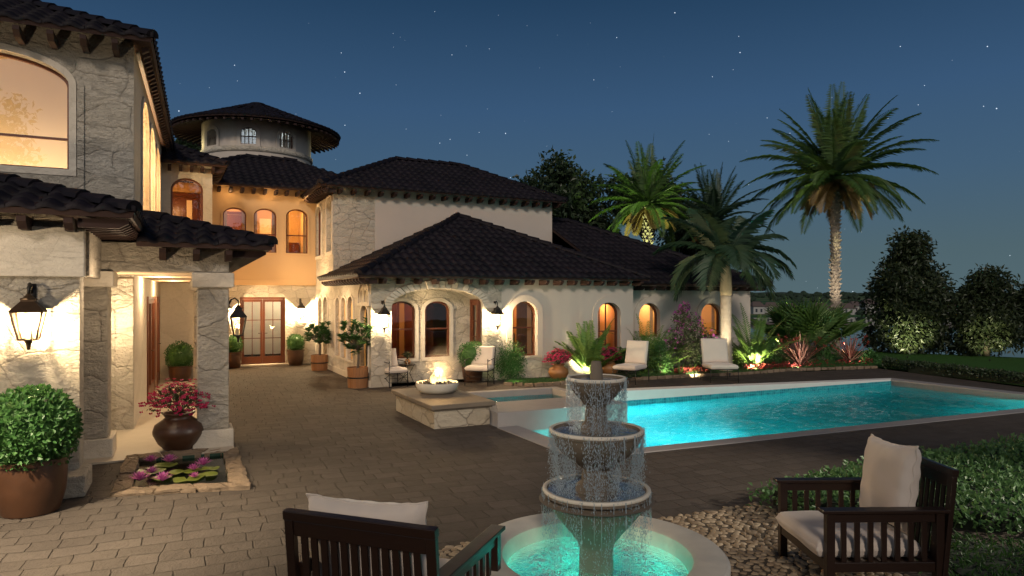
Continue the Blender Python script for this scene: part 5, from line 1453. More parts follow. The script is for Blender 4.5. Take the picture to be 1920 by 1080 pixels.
def slab_cushion(w, d, h, r=.05, sag=.012, seed=0, n=22):
    """box cushion with rounded edges"""
    mb = MB(); rg = random.Random(seed); p0, p1 = rg.uniform(0, 6), rg.uniform(0, 6)
    def prof(t, half):   # rounded coordinate
        return half*math.copysign(1-(1-abs(t))**1.0, t)
    grids = []
    for sgn in (1, -1):
        g = []
        for j in range(n+1):
            for i in range(n+1):
                u = 2*i/n-1; v = 2*j/n-1
                u = math.copysign(1-(1-abs(u))**1.7, u); v = math.copysign(1-(1-abs(v))**1.7, v)
                dx = (1-abs(u))*w/2; dy = (1-abs(v))*d/2; e = min(dx, dy)
                q = 1 if e > r else math.sqrt(max(0, 1-(1-e/r)**2))
                z = (h/2-.5*h*(1-.28)*(1-q)) if sgn > 0 else -(h/2-.5*h*(1-.28)*(1-q))
                z += sgn*.012*(1-u*u)*(1-v*v)*1.6+.004*math.sin(6*u+p0)*math.sin(5*v+p1)
                g.append((u*w/2, v*d/2, z))
            
        grids.append(g)
    m = n+1; fs = [(j*m+i, j*m+i+1, (j+1)*m+i+1, (j+1)*m+i) for j in range(n) for i in range(n)]
    mb.add(grids[0], fs); mb.add(grids[1], [tuple(reversed(f)) for f in fs])
    rim = [j for j in range(m)]+[j*m+n for j in range(1, m)]+[n*m+i for i in range(n-1, -1, -1)]+[j*m for j in range(n-1, 0, -1)]
    k = len(rim); vs = [grids[0][i] for i in rim]
    mid = [((a[0]*1.004+(.012 if a[0] > 0 else -.012)*(abs(a[0]) > w/2-.001)), (a[1]+(.012 if a[1] > 0 else -.012)*(abs(a[1]) > d/2-.001)), 0) for a in vs]
    vs2 = [grids[1][i] for i in rim]
    mb.add(vs+mid+vs2, [((i+1) % k, i, i+k, (i+1) % k+k) for i in range(k)]+[((i+1) % k+k, i+k, i+2*k, (i+1) % k+2*k) for i in range(k)])
    return mb
def slat_chair(label, loc, rz, seed, cush_lift=0.0, pillow=(.60, .56), pz=.76, arm_n=7, back_tilt=.20):
    """deep slatted timber armchair; faces local -x"""
    t = thing('garden_armchair', label, 'armchair', loc, rz, 'slatted garden armchairs')
    W, D = .41, .43; ah = .655
    def part(nm, fn, bev=.004):
        m = MB(); fn(m); return m.build(nm, CHAIRWOOD, t, bevel=bev)
    for sy_ in (-1, 1):
        y = sy_*W
        part('leg', lambda m: m.box(-D, -D+.06, y-.03, y+.03, 0, ah-.026)); part('leg', lambda m: m.box(D-.06, D, y-.03, y+.03, 0, ah-.026))
        part('armrest', lambda m: m.box(-D-.035, D+.035, y-.047, y+.047, ah-.025, ah))
        def rails(m):
            m.box(-D+.061, D-.061, y-.018, y+.018, ah-.095, ah-.026); m.box(-D+.061, D-.061, y-.018, y+.018, .20, .27)
        part('side_rail', rails)
        for i in range(arm_n):
            x = -D+.06+(2*D-.12)*(i+.75)/(arm_n+.5)
            part('slat', lambda m: m.box(x-.019, x+.019, y-.010, y+.010, .271, ah-.096), .002)
    part('front_rail', lambda m: m.box(-D+.005, -D+.045, -W+.031, W-.031, .20, .28)); part('rear_rail', lambda m: m.box(D-.045, D-.005, -W+.031, W-.031, .20, .27))
    for i in range(6):
        x = -D+.12+i*.13; part('seat_slat', lambda m: m.box(x-.04, x+.04, -W+.031, W-.031, .245, .263), .002)
    # reclined back across the full width, fixed behind the rear legs
    b0 = Vector((D-.005, 0, .17)); bd = Vector((math.sin(back_tilt), 0, math.cos(back_tilt))); H = .73
    top = b0+bd*H
    for sy_ in (-1, 1): part('back_post', lambda m: m.beam(b0+Vector((0, sy_*(W+.015), .0)), top+Vector((0, sy_*(W+.015), 0)), .055, .038, (1, 0, 0)))
    part('back_rail', lambda m: m.beam(top+Vector((0, -W-.045, .0))+bd*.025, top+Vector((0, W+.045, .0))+bd*.025, .05, .05, bd))
    part('back_rail', lambda m: m.beam(top+Vector((0, -W+.014, .0))-bd*.045, top+Vector((0, W-.014, .0))-bd*.045, .030, .085, bd))
    part('back_rail', lambda m: m.beam(b0+bd*.09+Vector((0, -W+.014, 0)), b0+bd*.09+Vector((0, W-.014, 0)), .03, .06, bd))
    for i in range(12):
        y = (-W+.04)+(2*W-.08)*(i+.5)/12
        part('back_slat', lambda m: m.beam(b0+bd*.12+Vector((0, y, 0)), top-bd*.088+Vector((0, y, 0)), .040, .014, (1, 0, 0)), .002)
    sc = slab_cushion(.76, .73, .14, .06, seed=seed).build('seat_cushion', FABRIC, t, smooth=True, loc=(-.085, 0, .34))
    pl = cushion(pillow[0], pillow[1], .20, seed, .42, .05).build('back_cushion', FABRIC, t, smooth=True)
    return t, pl
# right chair faces the fountain, seen from its side
rt_, pil = slat_chair('dark slatted armchair at right with its big upright white cushion beside the hedge', (2.70, 5.38, 0), R(1), 5, back_tilt=.10, pillow=(.70, .66))
pil.location = (.27, .0, .74); pil.rotation_euler = Euler((R(99), R(4), R(88)), 'XYZ')
lt_, pil2 = slat_chair('dark slatted armchair seen from behind at the bottom of the view', (-.66, 4.21, 0), R(-110), 9, pillow=(.74, .64), back_tilt=.10)
lt_.scale = (1.05, 1.05, 1.05)
pil2.location = (.33, -.02, .70); pil2.rotation_euler = Euler((R(100), R(-2), R(90)), 'XYZ')
# wrought iron patio chair (faces local -y)
def iron_chair(name, label, cat, loc, rz, group, w=.52, d=.52, seat=.40, back=.84, legs=.0, lounge=0.0, pattern=None):
    t = thing(name, label, cat, loc, rz, group)
    hw = w/2; fd = d/2+lounge
    def leg(x, y, top, knob=True):
        m = MB(); m.tube([(x, y, 0), (x, y, top)], .011, 8); m.lathe([(.018, 0), (.012, .02)], 8, (x, y, 0))
        if knob: m.lathe([(.0, top-.02), (.020, top), (.0, top+.028)], 10, (x, y, 0))
        m.build('leg', IRON, t, smooth=True)
    arm = seat+.22
    for sx_ in (-1, 1):
        if lounge: leg(sx_*hw, -fd, seat-.06, False); leg(sx_*hw, fd-lounge*.6, seat-.06, False)
        else: leg(sx_*hw, -fd, arm); leg(sx_*hw, d/2, seat-.02, False)
    m = MB()
    for sx_ in (-1, 1): m.tube([(sx_*hw, -fd, seat-.06), (sx_*hw, d/2, seat-.06)], .010, 8)
    for yy in (-fd, d/2): m.tube([(-hw, yy, seat-.06), (hw, yy, seat-.06)], .010, 8)
    for k in range(5): m.tube([(-hw, -fd+(fd+d/2)*(k+.5)/5, seat-.06), (hw, -fd+(fd+d/2)*(k+.5)/5, seat-.06)], .006, 6)
    m.build('seat_frame', IRON, t, smooth=True)
    m = MB(); rec = .14
    for sx_ in (-1, 1): m.tube([(sx_*hw, d/2, seat-.08), (sx_*hw, d/2+rec*.35, seat+.12), (sx_*hw, d/2+rec, back), (sx_*hw, d/2+rec+.02, back+.03)], .011, 8)
    for k in range(5): zz = seat+.06+(back-seat-.08)*k/4; f = (zz-seat+.08)/(back-seat+.08); m.tube([(-hw, d/2+rec*f, zz), (hw, d/2+rec*f, zz)], .007, 6)
    m.build('back_frame', IRON, t, smooth=True)
    if not lounge:
        for sx_ in (-1, 1):
            m = MB(); m.tube([(sx_*hw, -fd, arm-.03), (sx_*(hw+.01), 0, arm-.01), (sx_*hw, d/2+rec*.6, arm)], .010, 8)
            m.tube([(sx_*hw, -fd+.02, .12), (sx_*hw, -.05, .22), (sx_*hw, d/2-.02, .10)], .007, 6); m.tube([(sx_*hw, -fd+.02, .30), (sx_*hw, -.05, .20), (sx_*hw, d/2-.02, .30)], .007, 6)
            m.build('armrest', IRON, t, smooth=True)
    m = MB()
    for k in range(6 if lounge else 2): zz = .07+.045*k if lounge else .12+.1*k; m.tube([(-hw, -fd, zz), (hw, -fd, zz)], .006, 6)
    m.build('stretcher', IRON, t, smooth=True)
    sc = slab_cushion(w*.98, fd+d/2, .11, .035, seed=len(label)).build('seat_cushion', FABRIC, t, smooth=True, loc=(0, (d/2-fd)/2-.01, seat))
    L = (back-seat)*1.02; tl = math.atan2(rec, back-seat)
    bc = slab_cushion(w*.94, L, .09, .035, seed=len(label)+3).build('back_cushion', FABRIC, t, smooth=True, loc=(0, d/2-.035+rec*.5, seat+.05+L/2))
    bc.rotation_euler = (R(90)-tl, 0, 0)
    return t
IG = 'wrought iron patio chairs'
x, y = ground_at(738, 724); iron_chair('patio_chair', 'white cushioned iron patio chair turned sideways left of the fire bowl', 'patio chair', (x, y, 0), R(38), IG, .50, .50)
x, y = ground_at(899, 721); iron_chair('patio_chair', 'white cushioned iron patio chair facing out in front of the loggia pier', 'patio chair', (x, y, 0), R(-16), IG, .60, .50, .42, .88)
LG = 'poolside lounge chairs'
x, y = ground_at(1185, 716); iron_chair('lounge_chair', 'cream cushioned lounge chair behind the fountain turned towards the fire', 'lounge chair', (x, y, 0), R(-34), LG, .62, .52, .40, .98, lounge=.22)
x, y = ground_at(1347, 714); iron_chair('lounge_chair', 'cream cushioned lounge chair at the smooth palm trunk facing the pool', 'lounge chair', (x, y, 0), R(3), LG, .72, .50, .40, 1.02, lounge=.20)
# side table and its plant pot
x, y = ground_at(764, 718)
tb = thing('side_table', 'small black iron side table between the patio chair and the fire', 'side table', (x, y, 0), .3)
mb = MB(); mb.lathe([(.20, .46), (.21, .47), (.20, .48)], 24); mb.build('table_top', IRON, tb)
for k in range(3):
    a = k*2.1; mb = MB(); mb.tube([(.17*math.cos(a), .17*math.sin(a), .46), (.06*math.cos(a+.3), .06*math.sin(a+.3), .25), (.2*math.cos(a+.5), .2*math.sin(a+.5), 0)], .008, 6); mb.build('leg', IRON, tb, smooth=True)
# ------------------------------------------------------------------ planting helpers
def rvec(rg):
    z_ = rg.uniform(-1, 1); a = rg.uniform(0, 2*math.pi); q = math.sqrt(1-z_*z_); return Vector((q*math.cos(a), q*math.sin(a), z_))
def leaf_ball(r, n, L, w, seed, squash=1.0, core=True, bumps=.06):
    rg = random.Random(seed); mb = MB(); ph = [rvec(rg) for _ in range(9)]
    if core:
        mb.lathe([(r*.82*math.cos(t), r*.82*math.sin(t)*squash) for t in [(-.5+i/12)*math.pi for i in range(13)]], 20, cap0=False, cap1=False)
    for i in range(n):
        d = rvec(rg); q = r*(1+bumps*sum(math.cos(5*d.dot(p)+k) for k, p in enumerate(ph))/3)*rg.uniform(.84, 1.02)
        p = Vector((d.x*q, d.y*q, d.z*q*squash)); g = (d*.55+rvec(rg)*.75+Vector((0, 0, .15))).normalized()
        mb.leaf(p, g, d+rvec(rg)*.5, L*rg.uniform(.7, 1.25), w*rg.uniform(.7, 1.2))
    return mb
def pot_profile(rt, rb, h, lip=.02):
    return [(rb*.9, 0), (rb, .01), (rt*.97, h*.35), (rt*1.02, h*.7), (rt, h-.05), (rt+lip, h-.045), (rt+lip, h), (rt-.02, h), (rt-.03, h-.06), (.0, h-.06)]
def potted_ball(label, loc, rp, hp, rb, lift, seed, n=1500, L=.045, w=.028, potm=None, squash=1.0):
    t = thing('potted_boxwood', label, 'potted plant', loc, 0, 'clipped boxwood balls in brown pots')
    mb = MB(); mb.lathe(pot_profile(rp, rp*.8, hp), 36); mb.build('pot', potm or BROWNPOT, t, smooth=True, auto=50)
    mb = MB(); mb.lathe([(.0, hp-.045), (rp-.03, hp-.05)], 20, cap0=False, cap1=False); mb.build('soil', SOIL, t)
    leaf_ball(rb, n, L, w, seed, squash).build('foliage', L_BOX, t, loc=(0, 0, hp+lift))
    return t
def blob_tree_leaves(mb, blobs, n, L, w, rg, flat=.3):
    tot = sum(b[3]**2 for b in blobs)
    for (x, y, z_, r) in blobs:
        for i in range(int(n*r*r/tot)):
            d = rvec(rg); q = r*rg.random()**.33*(1+.25*rg.uniform(-1, 1)); p = Vector((x, y, z_))+d*q
            g = (d*.5+rvec(rg)).normalized(); g.z -= flat; mb.leaf(p, g, rvec(rg)+Vector((0, 0, .8)), L*rg.uniform(.6, 1.3), w*rg.uniform(.7, 1.2))
def tree(name, label, loc, height, crown_r, crown_z, seed, leafm, n=5000, L=.28, w=.15, nb=22, trunk=.16, shape='round', group=None, cat='tree', barkm=None):
    rg = random.Random(seed); t = thing(name, label, cat, loc, rg.uniform(0, 6), group)
    blobs = []; mb = MB()
    base = crown_z-crown_r
    for i in range(nb):
        d = rvec(rg)
        if shape == 'cone':
            f = rg.random(); zz = .18+f*(height-.5); rr_c = crown_r*.86*(math.sin(math.pi*min(1, f*.66+.30))**.75)*(1-.18*f)
            a = rg.uniform(0, 6.28); q = rr_c*math.sqrt(rg.random()); blobs.append((q*math.cos(a), q*math.sin(a), zz, crown_r*rg.uniform(.24, .40)))
        else:
            q = crown_r*.78*rg.random()**.45; blobs.append((d.x*q, d.y*q, crown_z+d.z*q*.85, crown_r*rg.uniform(.2, .38)))
    if shape == 'cone': blobs.append((0, 0, height-.35, crown_r*.22))
    mb.tube([(0, 0, -.1), (.03, .02, height*.3), (-.04, .03, height*.6), (0, 0, height*.85)], [trunk, trunk*.8, trunk*.5, trunk*.12], 10)
    for b in blobs[:16]:
        z0_ = max(.2, min(b[2]-.5, height*.55)) if shape != 'cone' else max(.15, b[2]*.75)
        mb.tube([(0, 0, z0_), (b[0]*.5, b[1]*.5, (z0_+b[2])/2+.1), (b[0], b[1], b[2])], [trunk*.42, trunk*.25, trunk*.06], 6)
    mb.build('trunk', barkm or BARK, t, smooth=True)
    mc = MB(); blob_tree_leaves(mc, blobs, n, L, w, rg); mc.build('crown', leafm, t)
    return t
def frond(mb, base, az, el, L, n, ll, lw, droop, rg, twist=0.0, vee=.35, mi=(0,), curl=1.0, taper=.55):
    """one pinnate frond: an arching rib with leaflets down both sides"""
    p = Vector(base); d = Vector((math.cos(az)*math.cos(el), math.sin(az)*math.cos(el), math.sin(el))); k = 12; seg = L/k; pts = [p.copy()]; dirs = [d.copy()]
    for i in range(k):
        d = (d+Vector((0, 0, -1))*droop*seg*(1+curl*i/k)).normalized(); p = p+d*seg; pts.append(p.copy()); dirs.append(d.copy())
    mb.tube(pts, [max(.003, .018*L/2.5*(1-.85*i/k)) for i in range(k+1)], 4, cap=False)
    for i in range(n):
        f = .10+.90*(i+.5)/n; q = f*k; a = min(k-1, int(q)); c = pts[a].lerp(pts[a+1], q-a); dd = dirs[a]
        side = dd.cross(Vector((0, 0, 1)))
        if side.length < .05: side = Vector((-math.sin(az), math.cos(az), 0))
        side.normalize(); up = side.cross(dd)
        ln = ll*(math.sin(math.pi*min(1, .18+.78*f))**.7)*rg.uniform(.85, 1.1)
        for s_ in (-1, 1):
            g = (side*s_*(1.0)+dd*(taper+.5*f)+up*(vee+rg.uniform(-.12, .12))-Vector((0, 0, .12))).normalized()
            mb.leaf(c, g, up, ln, lw, .12, .24)
def palm(label, loc, h, nf, L, seed, tr=.23, leafm=None, dead=9, bumpy=True, group='palms beyond the pool', name='date_palm', lean=0.0, ll=.42, lw=.03, nl=52, trunk_top=None):
    rg = random.Random(seed); t = thing(name, label, 'palm tree', loc, 0, group)
    mb = MB()
    if bumpy:
        prof = []; rows_ = int(h/.15)
        mb.lathe([(tr*1.15, -.1), (tr*.93, .3), (tr*.86, h*.6), (tr*.9, h)], 20)
        for r_ in range(rows_):
            zz = .05+r_*.15; rr_p = tr*.86
            for j in range(8):
                a = 2*math.pi*(j+.5*(r_ % 2))/8+r_*.05; ca, sa = math.cos(a), math.sin(a); wdt = rr_p*.36
                c = Vector((rr_p*ca, rr_p*sa, zz)); tx = Vector((-sa, ca, 0)); ou = Vector((ca, sa, 0)); q = rg.uniform(.35, 1.5); c.z += rg.uniform(-.03, .03); wdt *= rg.uniform(.75, 1.15)
                vs = [c-tx*wdt-ou*.02, c+tx*wdt-ou*.02, c+tx*wdt*.7+ou*.075*q+Vector((0,0,.12)), c-tx*wdt*.7+ou*.075*q+Vector((0,0,.12)), c-tx*wdt*.8-ou*.02+Vector((0,0,.145)), c+tx*wdt*.8-ou*.02+Vector((0,0,.145))]
                mb.add(vs, [(0,1,2,3),(3,2,5,4),(0,3,4),(1,5,2)])
    else:
        k = int(h/.06); mb.lathe([(tr*(1.18-.25*min(1, i/k*2))*(1.03 if i % 3 == 0 else 1), -.05+(h+.05)*i/k) for i in range(k+1)], 20)
    mb.build('trunk', PBARK if bumpy else RBARK, t, smooth=not bumpy)
    ml = MB(); md = MB()
    for i in range(nf):
        f = (i+.5)/nf; az = i*2.39996+rg.uniform(-.2, .2); el = R(86)-f**1.0*R(98)+rg.uniform(-.10, .10)
        frond(ml, (.06*math.cos(az), .06*math.sin(az), h+.12-.15*f), az, el, L*rg.uniform(.86, 1.08), nl, ll, lw, (.14+.16*f)*(3.0/L), rg, vee=.05, taper=.5)
    ml.build('crown', leafm or L_PALM, t)
    if dead:
        for i in range(dead):
            az = i*2*math.pi/dead+rg.uniform(-.3, .3); frond(md, (.16*math.cos(az), .16*math.sin(az), h-.12), az, R(-2)-R(46)*((i*7) % dead)/dead+rg.uniform(-.15, .15), L*rg.uniform(.38, .58), nl, ll*.95, lw, .5, rg)
        for j in range(50):
            a = rg.uniform(0, 6.28); md.leaf((.2*math.cos(a), .2*math.sin(a), h-rg.uniform(0, .4)), (math.cos(a), math.sin(a), -1.2), (0, 0, 1), .25, .03)
        md.build('dry_fronds', L_DEAD, t)
    return t
def fern_plant(name, label, loc, n, L, seed, group=None, leafm=None, ll=.17, lw=.022, el=(35, 80), cat='palm plant', nl=26, droop=.5):
    rg = random.Random(seed); t = thing(name, label, cat, loc, 0, group); mb = MB()
    for i in range(n):
        az = i*2.4+rg.uniform(-.3, .3); e = R(rg.uniform(*el)); frond(mb, (.03*math.cos(az), .03*math.sin(az), .03), az, e, L*rg.uniform(.7, 1.1), nl, ll, lw, droop, rg, vee=.25)
    mb.build('fronds', leafm or L_FERN, t)
    m2 = MB(); m2.lathe([(.07, 0), (.08, .06), (.04, .12)], 10); m2.build('stem', BARK, t)
    return t
def fan_palm(label, loc, n, L, seed, leafm):
    rg = random.Random(seed); t = thing('fan_palm', label, 'palm plant', loc); mb = MB(); ms = MB()
    for i in range(n):
        az = i*2.4; el = R(rg.uniform(25, 80)); st = Vector((math.cos(az)*math.cos(el), math.sin(az)*math.cos(el), math.sin(el))); sl = L*rg.uniform(.6, 1.0)
        hub = st*sl+Vector((0, 0, .15)); ms.tube([(0, 0, .1), st*sl*.5+Vector((0, 0, .16)), hub], [.014, .011, .007], 5)
        side = st.cross(Vector((0, 0, 1))).normalized(); up = side.cross(st)
        for j in range(26):
            b = R(-125)+R(250)*j/25; d = (st*math.cos(b)+side*math.sin(b)+up*.12).normalized(); mb.leaf(hub, d, up, L*.78*(1-.25*abs(b)/2.2)*rg.uniform(.9, 1.1), .055, .2, .18)
    mb.build('fans', leafm, t); ms.build('stem', BARK, t); return t
def strap_plant(name, label, loc, n, L, seed, leafm, flowers=None, group=None, cat='plant', w=.035):
    rg = random.Random(seed); t = thing(name, label, cat, loc, 0, group); mb = MB(); mf = MB(); tips = []
    for i in range(n):
        az = rg.uniform(0, 6.28); el = R(rg.uniform(18, 82)); d = Vector((math.cos(az)*math.cos(el), math.sin(az)*math.cos(el), math.sin(el))); l = L*rg.uniform(.6, 1.1)
        side = d.cross(Vector((0, 0, 1))).normalized(); p = Vector((0, 0, .04))+d*.03; k = 5; vs = []
        for j in range(k+1):
            f = j/k; ww = w*(1-.9*f**2)*.5; vs += [p+side*ww, p-side*ww]; d = (d+Vector((0, 0, -1))*.10*f*2).normalized(); p = p+d*l/k
        mb.add(vs, [(2*j, 2*j+1, 2*j+3, 2*j+2) for j in range(k)]); tips.append(p.copy())
    mb.build('leaves', leafm, t)
    if flowers:
        for i in range(flowers[1]):
            az = rg.uniform(0, 6.28); q = L*rg.uniform(.3, .75); b = Vector((q*math.cos(az), q*math.sin(az), L*rg.uniform(.55, 1.0)))
            mf.tube([(0, 0, .05), b*.5+Vector((0, 0, .05)), b], .006, 4)
            for j in range(9): mf.leaf(b+rvec(rg)*.02, rvec(rg)+Vector((0, 0, .5)), rvec(rg), rg.uniform(.05, .09), .03)
        mf.build('flowers', flowers[0], t)
    return t
def flower_mound(mb, mf, c, r, n, nfl, rg, leaf=(.05, .03), fl=(.035, .03), squash=.8, spray=.0):
    for i in range(n):
        d = rvec(rg); d.z = abs(d.z)*.9-.15; q = r*rg.random()**.4; p = Vector(c)+Vector((d.x*q, d.y*q, d.z*q*squash)); mb.leaf(p, (d+rvec(rg)*.8), rvec(rg)+Vector((0,0,1)), leaf[0]*rg.uniform(.7, 1.3), leaf[1])
    for i in range(nfl):
        d = rvec(rg); d.z = abs(d.z)*1.0-.2; q = r*rg.uniform(.72, 1.12+spray); p = Vector(c)+Vector((d.x*q, d.y*q, d.z*q*squash-spray*.15*q))
        for j in range(5): a = j*1.257; e = (d*.5+Vector((math.cos(a), math.sin(a), .4*math.sin(a*2)))).normalized(); mf.leaf(p, e, d, fl[0], fl[1], .15)
def flower_urn(label, loc, hp, rp, r, seed, n=500, nf=150, potm=None, spray=.2, petal=None, leaf=(.05, .03), fl=(.035, .03), up=.0, group='flowering urns', tall=.9):
    rg = random.Random(seed); t = thing('flower_urn', label, 'flower pot', loc, 0, group); mb = MB()
    mb.lathe([(rp*.55, 0), (rp*.58, .015), (rp*.8, hp*.18), (rp*.99, hp*.42), (rp, hp*.52), (rp*.92, hp*.68), (rp*.62, hp*.82), (rp*.52, hp*.88), (rp*.62, hp*.97), (rp*.66, hp), (rp*.56, hp), (rp*.48, hp*.93), (0, hp*.92)], 40)
    mb.build('urn', potm or URN, t, smooth=True)
    a, b = MB(), MB(); flower_mound(a, b, (0, 0, hp+r*.30+up), r, n, nf, rg, leaf, fl, tall, spray); 
    for i in range(24):
        d = rvec(rg); d.z = abs(d.z); a.tube([(0, 0, hp*.9), Vector((0, 0, hp+r*.3+up))+d*r*.7], .005, 4)
    a.build('foliage', L_SHRUB, t); b.build('blossom', petal or P_PINK, t); return t
def tub_tree(label, loc, hp, rp, th, cr, seed):
    rg = random.Random(seed); t = thing('tub_tree', label, 'potted tree', loc, rg.uniform(0, 1), 'young trees in wooden tubs')
    mb = MB(); n = 22
    for i in range(n):
        a0, a1 = 2*math.pi*i/n+.012, 2*math.pi*(i+1)/n-.012; r0, r1 = rp*.93, rp; vs = []
        for (rr_t, zz) in ((r0, 0), (r1, hp)):
            for a in (a0, a1): vs.append((rr_t*math.cos(a), rr_t*math.sin(a), zz))
            for a in (a1, a0): vs.append(((rr_t-.025)*math.cos(a), (rr_t-.025)*math.sin(a), zz))
        mb.add(vs, [(3,2,1,0),(4,5,6,7),(0,1,5,4),(1,2,6,5),(2,3,7,6),(3,0,4,7)])
    o = mb.build('tub', TUBWOOD, t)
    mb = MB()
    for zz in (.5, ): mb.lathe([(rp*.965+.004, hp*zz-.016), (rp*.967+.012, hp*zz-.014), (rp*.97+.012, hp*zz+.014), (rp*.972+.004, hp*zz+.016)], 40, cap0=False, cap1=False)
    mb.build('hoop', IRON, o)
    mb = MB(); mb.lathe([(0, hp-.05), (rp-.03, hp-.05)], 20, cap0=False, cap1=False); mb.build('soil', SOIL, t)
    mb = MB(); ml = MB(); mb.tube([(0, 0, hp-.06), (.02, .01, hp+th*.3), (-.01, 0, hp+th*.45)], [.035, .026, .022], 8)
    for i in range(40):
        d = rvec(rg); d.z = d.z*.75+.35; tip = Vector((0, 0, hp+th*.52))+Vector((d.x*cr, d.y*cr, d.z*th*.5))*rg.uniform(.45, 1.0)
        mb.tube([(0, 0, hp+th*.35), Vector((0, 0, hp+th*.4)).lerp(tip, .6), tip], [.014, .010, .004], 5)
        for j in range(13):
            a = j*2.4; e = (tip-Vector((0, 0, hp+th*.4))).normalized()*.5+Vector((math.cos(a), math.sin(a), .35)); ml.leaf(tip-Vector((0, 0, .10*rg.random())), e, (0, 0, 1), rg.uniform(.12, .19), .075, .2, .12)
    mb.build('trunk', BARK, t, smooth=True); ml.build('crown', L_MAG, t); return t
def hedge(name, label, loc, outline, h, n, L, w, seed, leafm, group=None, cat='hedge', top_noise=.10):
    """loose clipped hedge filling an outline"""
    rg = random.Random(seed); cx = sum(p[0] for p in outline)/len(outline); cy_ = sum(p[1] for p in outline)/len(outline)
    t = thing(name, label, cat, (cx, cy_, 0), 0, group); mb = MB()
    xs = [p[0] for p in outline]; ys = [p[1] for p in outline]
    small = [(cx+(p[0]-cx)*.9, cy_+(p[1]-cy_)*.84) for p in outline]
    mc = MB(); mc.prism([(p[0]-cx, p[1]-cy_) for p in small], 0, h*.74); mc.build('branches', simple('hedge_twigs', (.012, .018, .008), .95), t)
    c = 0
    while c < n:
        p = (rg.uniform(min(xs), max(xs)), rg.uniform(min(ys), max(ys)))
        if not in_poly(p, outline): continue
        c += 1; edge_ = not in_poly(p, small)
        hh_ = h*(1+top_noise*math.sin(p[0]*5.1+1)*math.cos(p[1]*4.3)+rg.uniform(-.06, .06)); zz = hh_*rg.random()**.5 if edge_ else hh_*rg.uniform(.70, 1.0)
        out = Vector((p[0]-cx, p[1]-cy_, 0)).normalized() if edge_ else Vector((0, 0, 0)); g = rvec(rg)+Vector((0, 0, .6))+out*.8
        mb.leaf((p[0]-cx, p[1]-cy_, zz), g, rvec(rg)+Vector((0, 0, 1)), L*rg.uniform(.7, 1.3), w*rg.uniform(.8, 1.2))
    mb.build('foliage', leafm, t); return t
def bush(name, label, loc, blobs, n, L, w, seed, leafm, flowers=None, group=None, cat='shrub'):
    rg = random.Random(seed); t = thing(name, label, cat, loc, 0, group); mb = MB(); ms = MB()
    blob_tree_leaves(mb, blobs, n, L, w, rg, .1)
    for b in blobs: ms.tube([(0, 0, 0), (b[0]*.4, b[1]*.4, b[2]*.5), (b[0], b[1], b[2])], [.025, .018, .005], 5)
    ms.build('stems', BARK, t); mb.build('foliage', leafm, t)
    if flowers:
        mf = MB(); tot = len(flowers[2])
        for i in range(flowers[1]):
            b = flowers[2][i % tot]; d = rvec(rg); q = b[3]*rg.uniform(.7, 1.1); p = Vector(b[:3])+d*q
            for j in range(rg.randint(3, 6)): mf.leaf(p+rvec(rg)*.02, rvec(rg)+d, rvec(rg), rg.uniform(.03, .06), .035)
        mf.build('blossom', flowers[0], t)
    return t
def uplight(label, px, py, target, watts, color=(1.0, .88, .52), angle=75, off=(0, 0)):
    x, y = ground_at(px, py, .02); x += off[0]; y += off[1]
    d = (Vector(target)-Vector((x, y, .1))).normalized()
    t = thing('garden_uplight', label, 'garden light', (x, y, 0), math.atan2(d.y, d.x), 'small spike uplights in the beds')
    e = math.asin(max(-1, min(1, d.z))); ax = Vector((math.cos(e), 0, math.sin(e)))
    mb = MB(); mb.tube([(0, 0, -.02), (0, 0, .05)], .008, 6); mb.tube([Vector((0, 0, .07))-ax*.03, Vector((0, 0, .07))+ax*.03], [.022, .03], 12); mb.build('housing', IRON, t)
    mb = MB(); mb.tube([Vector((0, 0, .07))+ax*.0305, Vector((0, 0, .07))+ax*.034], .024, 12); mb.build('lens', UPLENS, t)
    spot('garden_beam', (x+d.x*.06, y+d.y*.06, .07+d.z*.06), target, watts, color, angle)
    return t
# ------------------------------------------------------------------ planting
def g2(px, py, z=0.0): x, y = ground_at(px, py, z); return (x, y, z)
potted_ball('largest boxwood ball in a brown pot at the foot of the lantern wall', (-4.92, 6.98, 0), .315, .56, .43, .28, 1, 4600, .058, .038)
potted_ball('boxwood ball in a brown pot at the end of the porch passage', (-8.55, 17.6, 0), .27, .42, .37, .24, 2, 1500, .05, .03)
potted_ball('light green boxwood ball in a brown pot right of the wooden double door', (*rotA(3.72, 22.6), 0), .25, .50, .28, .22, 3, 1200, .05, .028)
potted_ball('boxwood ball half hidden by the porch column left of the double door', (*rotA(1.86, 22.6), 0), .25, .50, .28, .22, 4, 1200, .05, .028)
potted_ball('boxwood ball in a brown pot behind the iron chair at the loggia pier', g2(886, 716), .26, .40, .36, .28, 5, 1700, .05, .03)
x, y, _ = g2(956, 716)
bush('boxwood_bush', 'dense clipped dome of boxwood at the start of the flower bed', (x, y+.35, 0), [(0, 0, .45, .42), (.04, 0, .68, .36), (-.03, .02, .25, .42), (0, -.1, .5, .38)], 3600, .05, .032, 6, L_BOX, cat='shrub')
tub_tree('leafy young tree in a wooden tub by the big niche near the patio chair', g2(671, 726), .49, .255, 1.15, .47, 3)
tub_tree('young tree in a wooden tub further back between the niche groups', g2(599, 694), .46, .25, .95, .42, 8)
flower_urn('round brown urn overflowing with crimson flowers on the pond rim', (*rotB(-.10, 10.84), .03), .52, .335, .40, 21, 650, 300, BROWNPOT, .25, P_PINK, (.05, .03), (.034, .032), group='flowering urns')
flower_urn('ochre urn of pink flowers left of the bright fern palm', g2(1047, 712), .42, .27, .32, 22, 350, 150, URN, .2, P_PINK, (.06, .04), (.05, .04), .02)
flower_urn('ochre urn of dark pink flowers half hidden right of the bright fern palm', g2(1142, 704), .42, .26, .30, 23, 350, 120, URN, .2, P_PINK, (.06, .04), (.05, .04), .02)
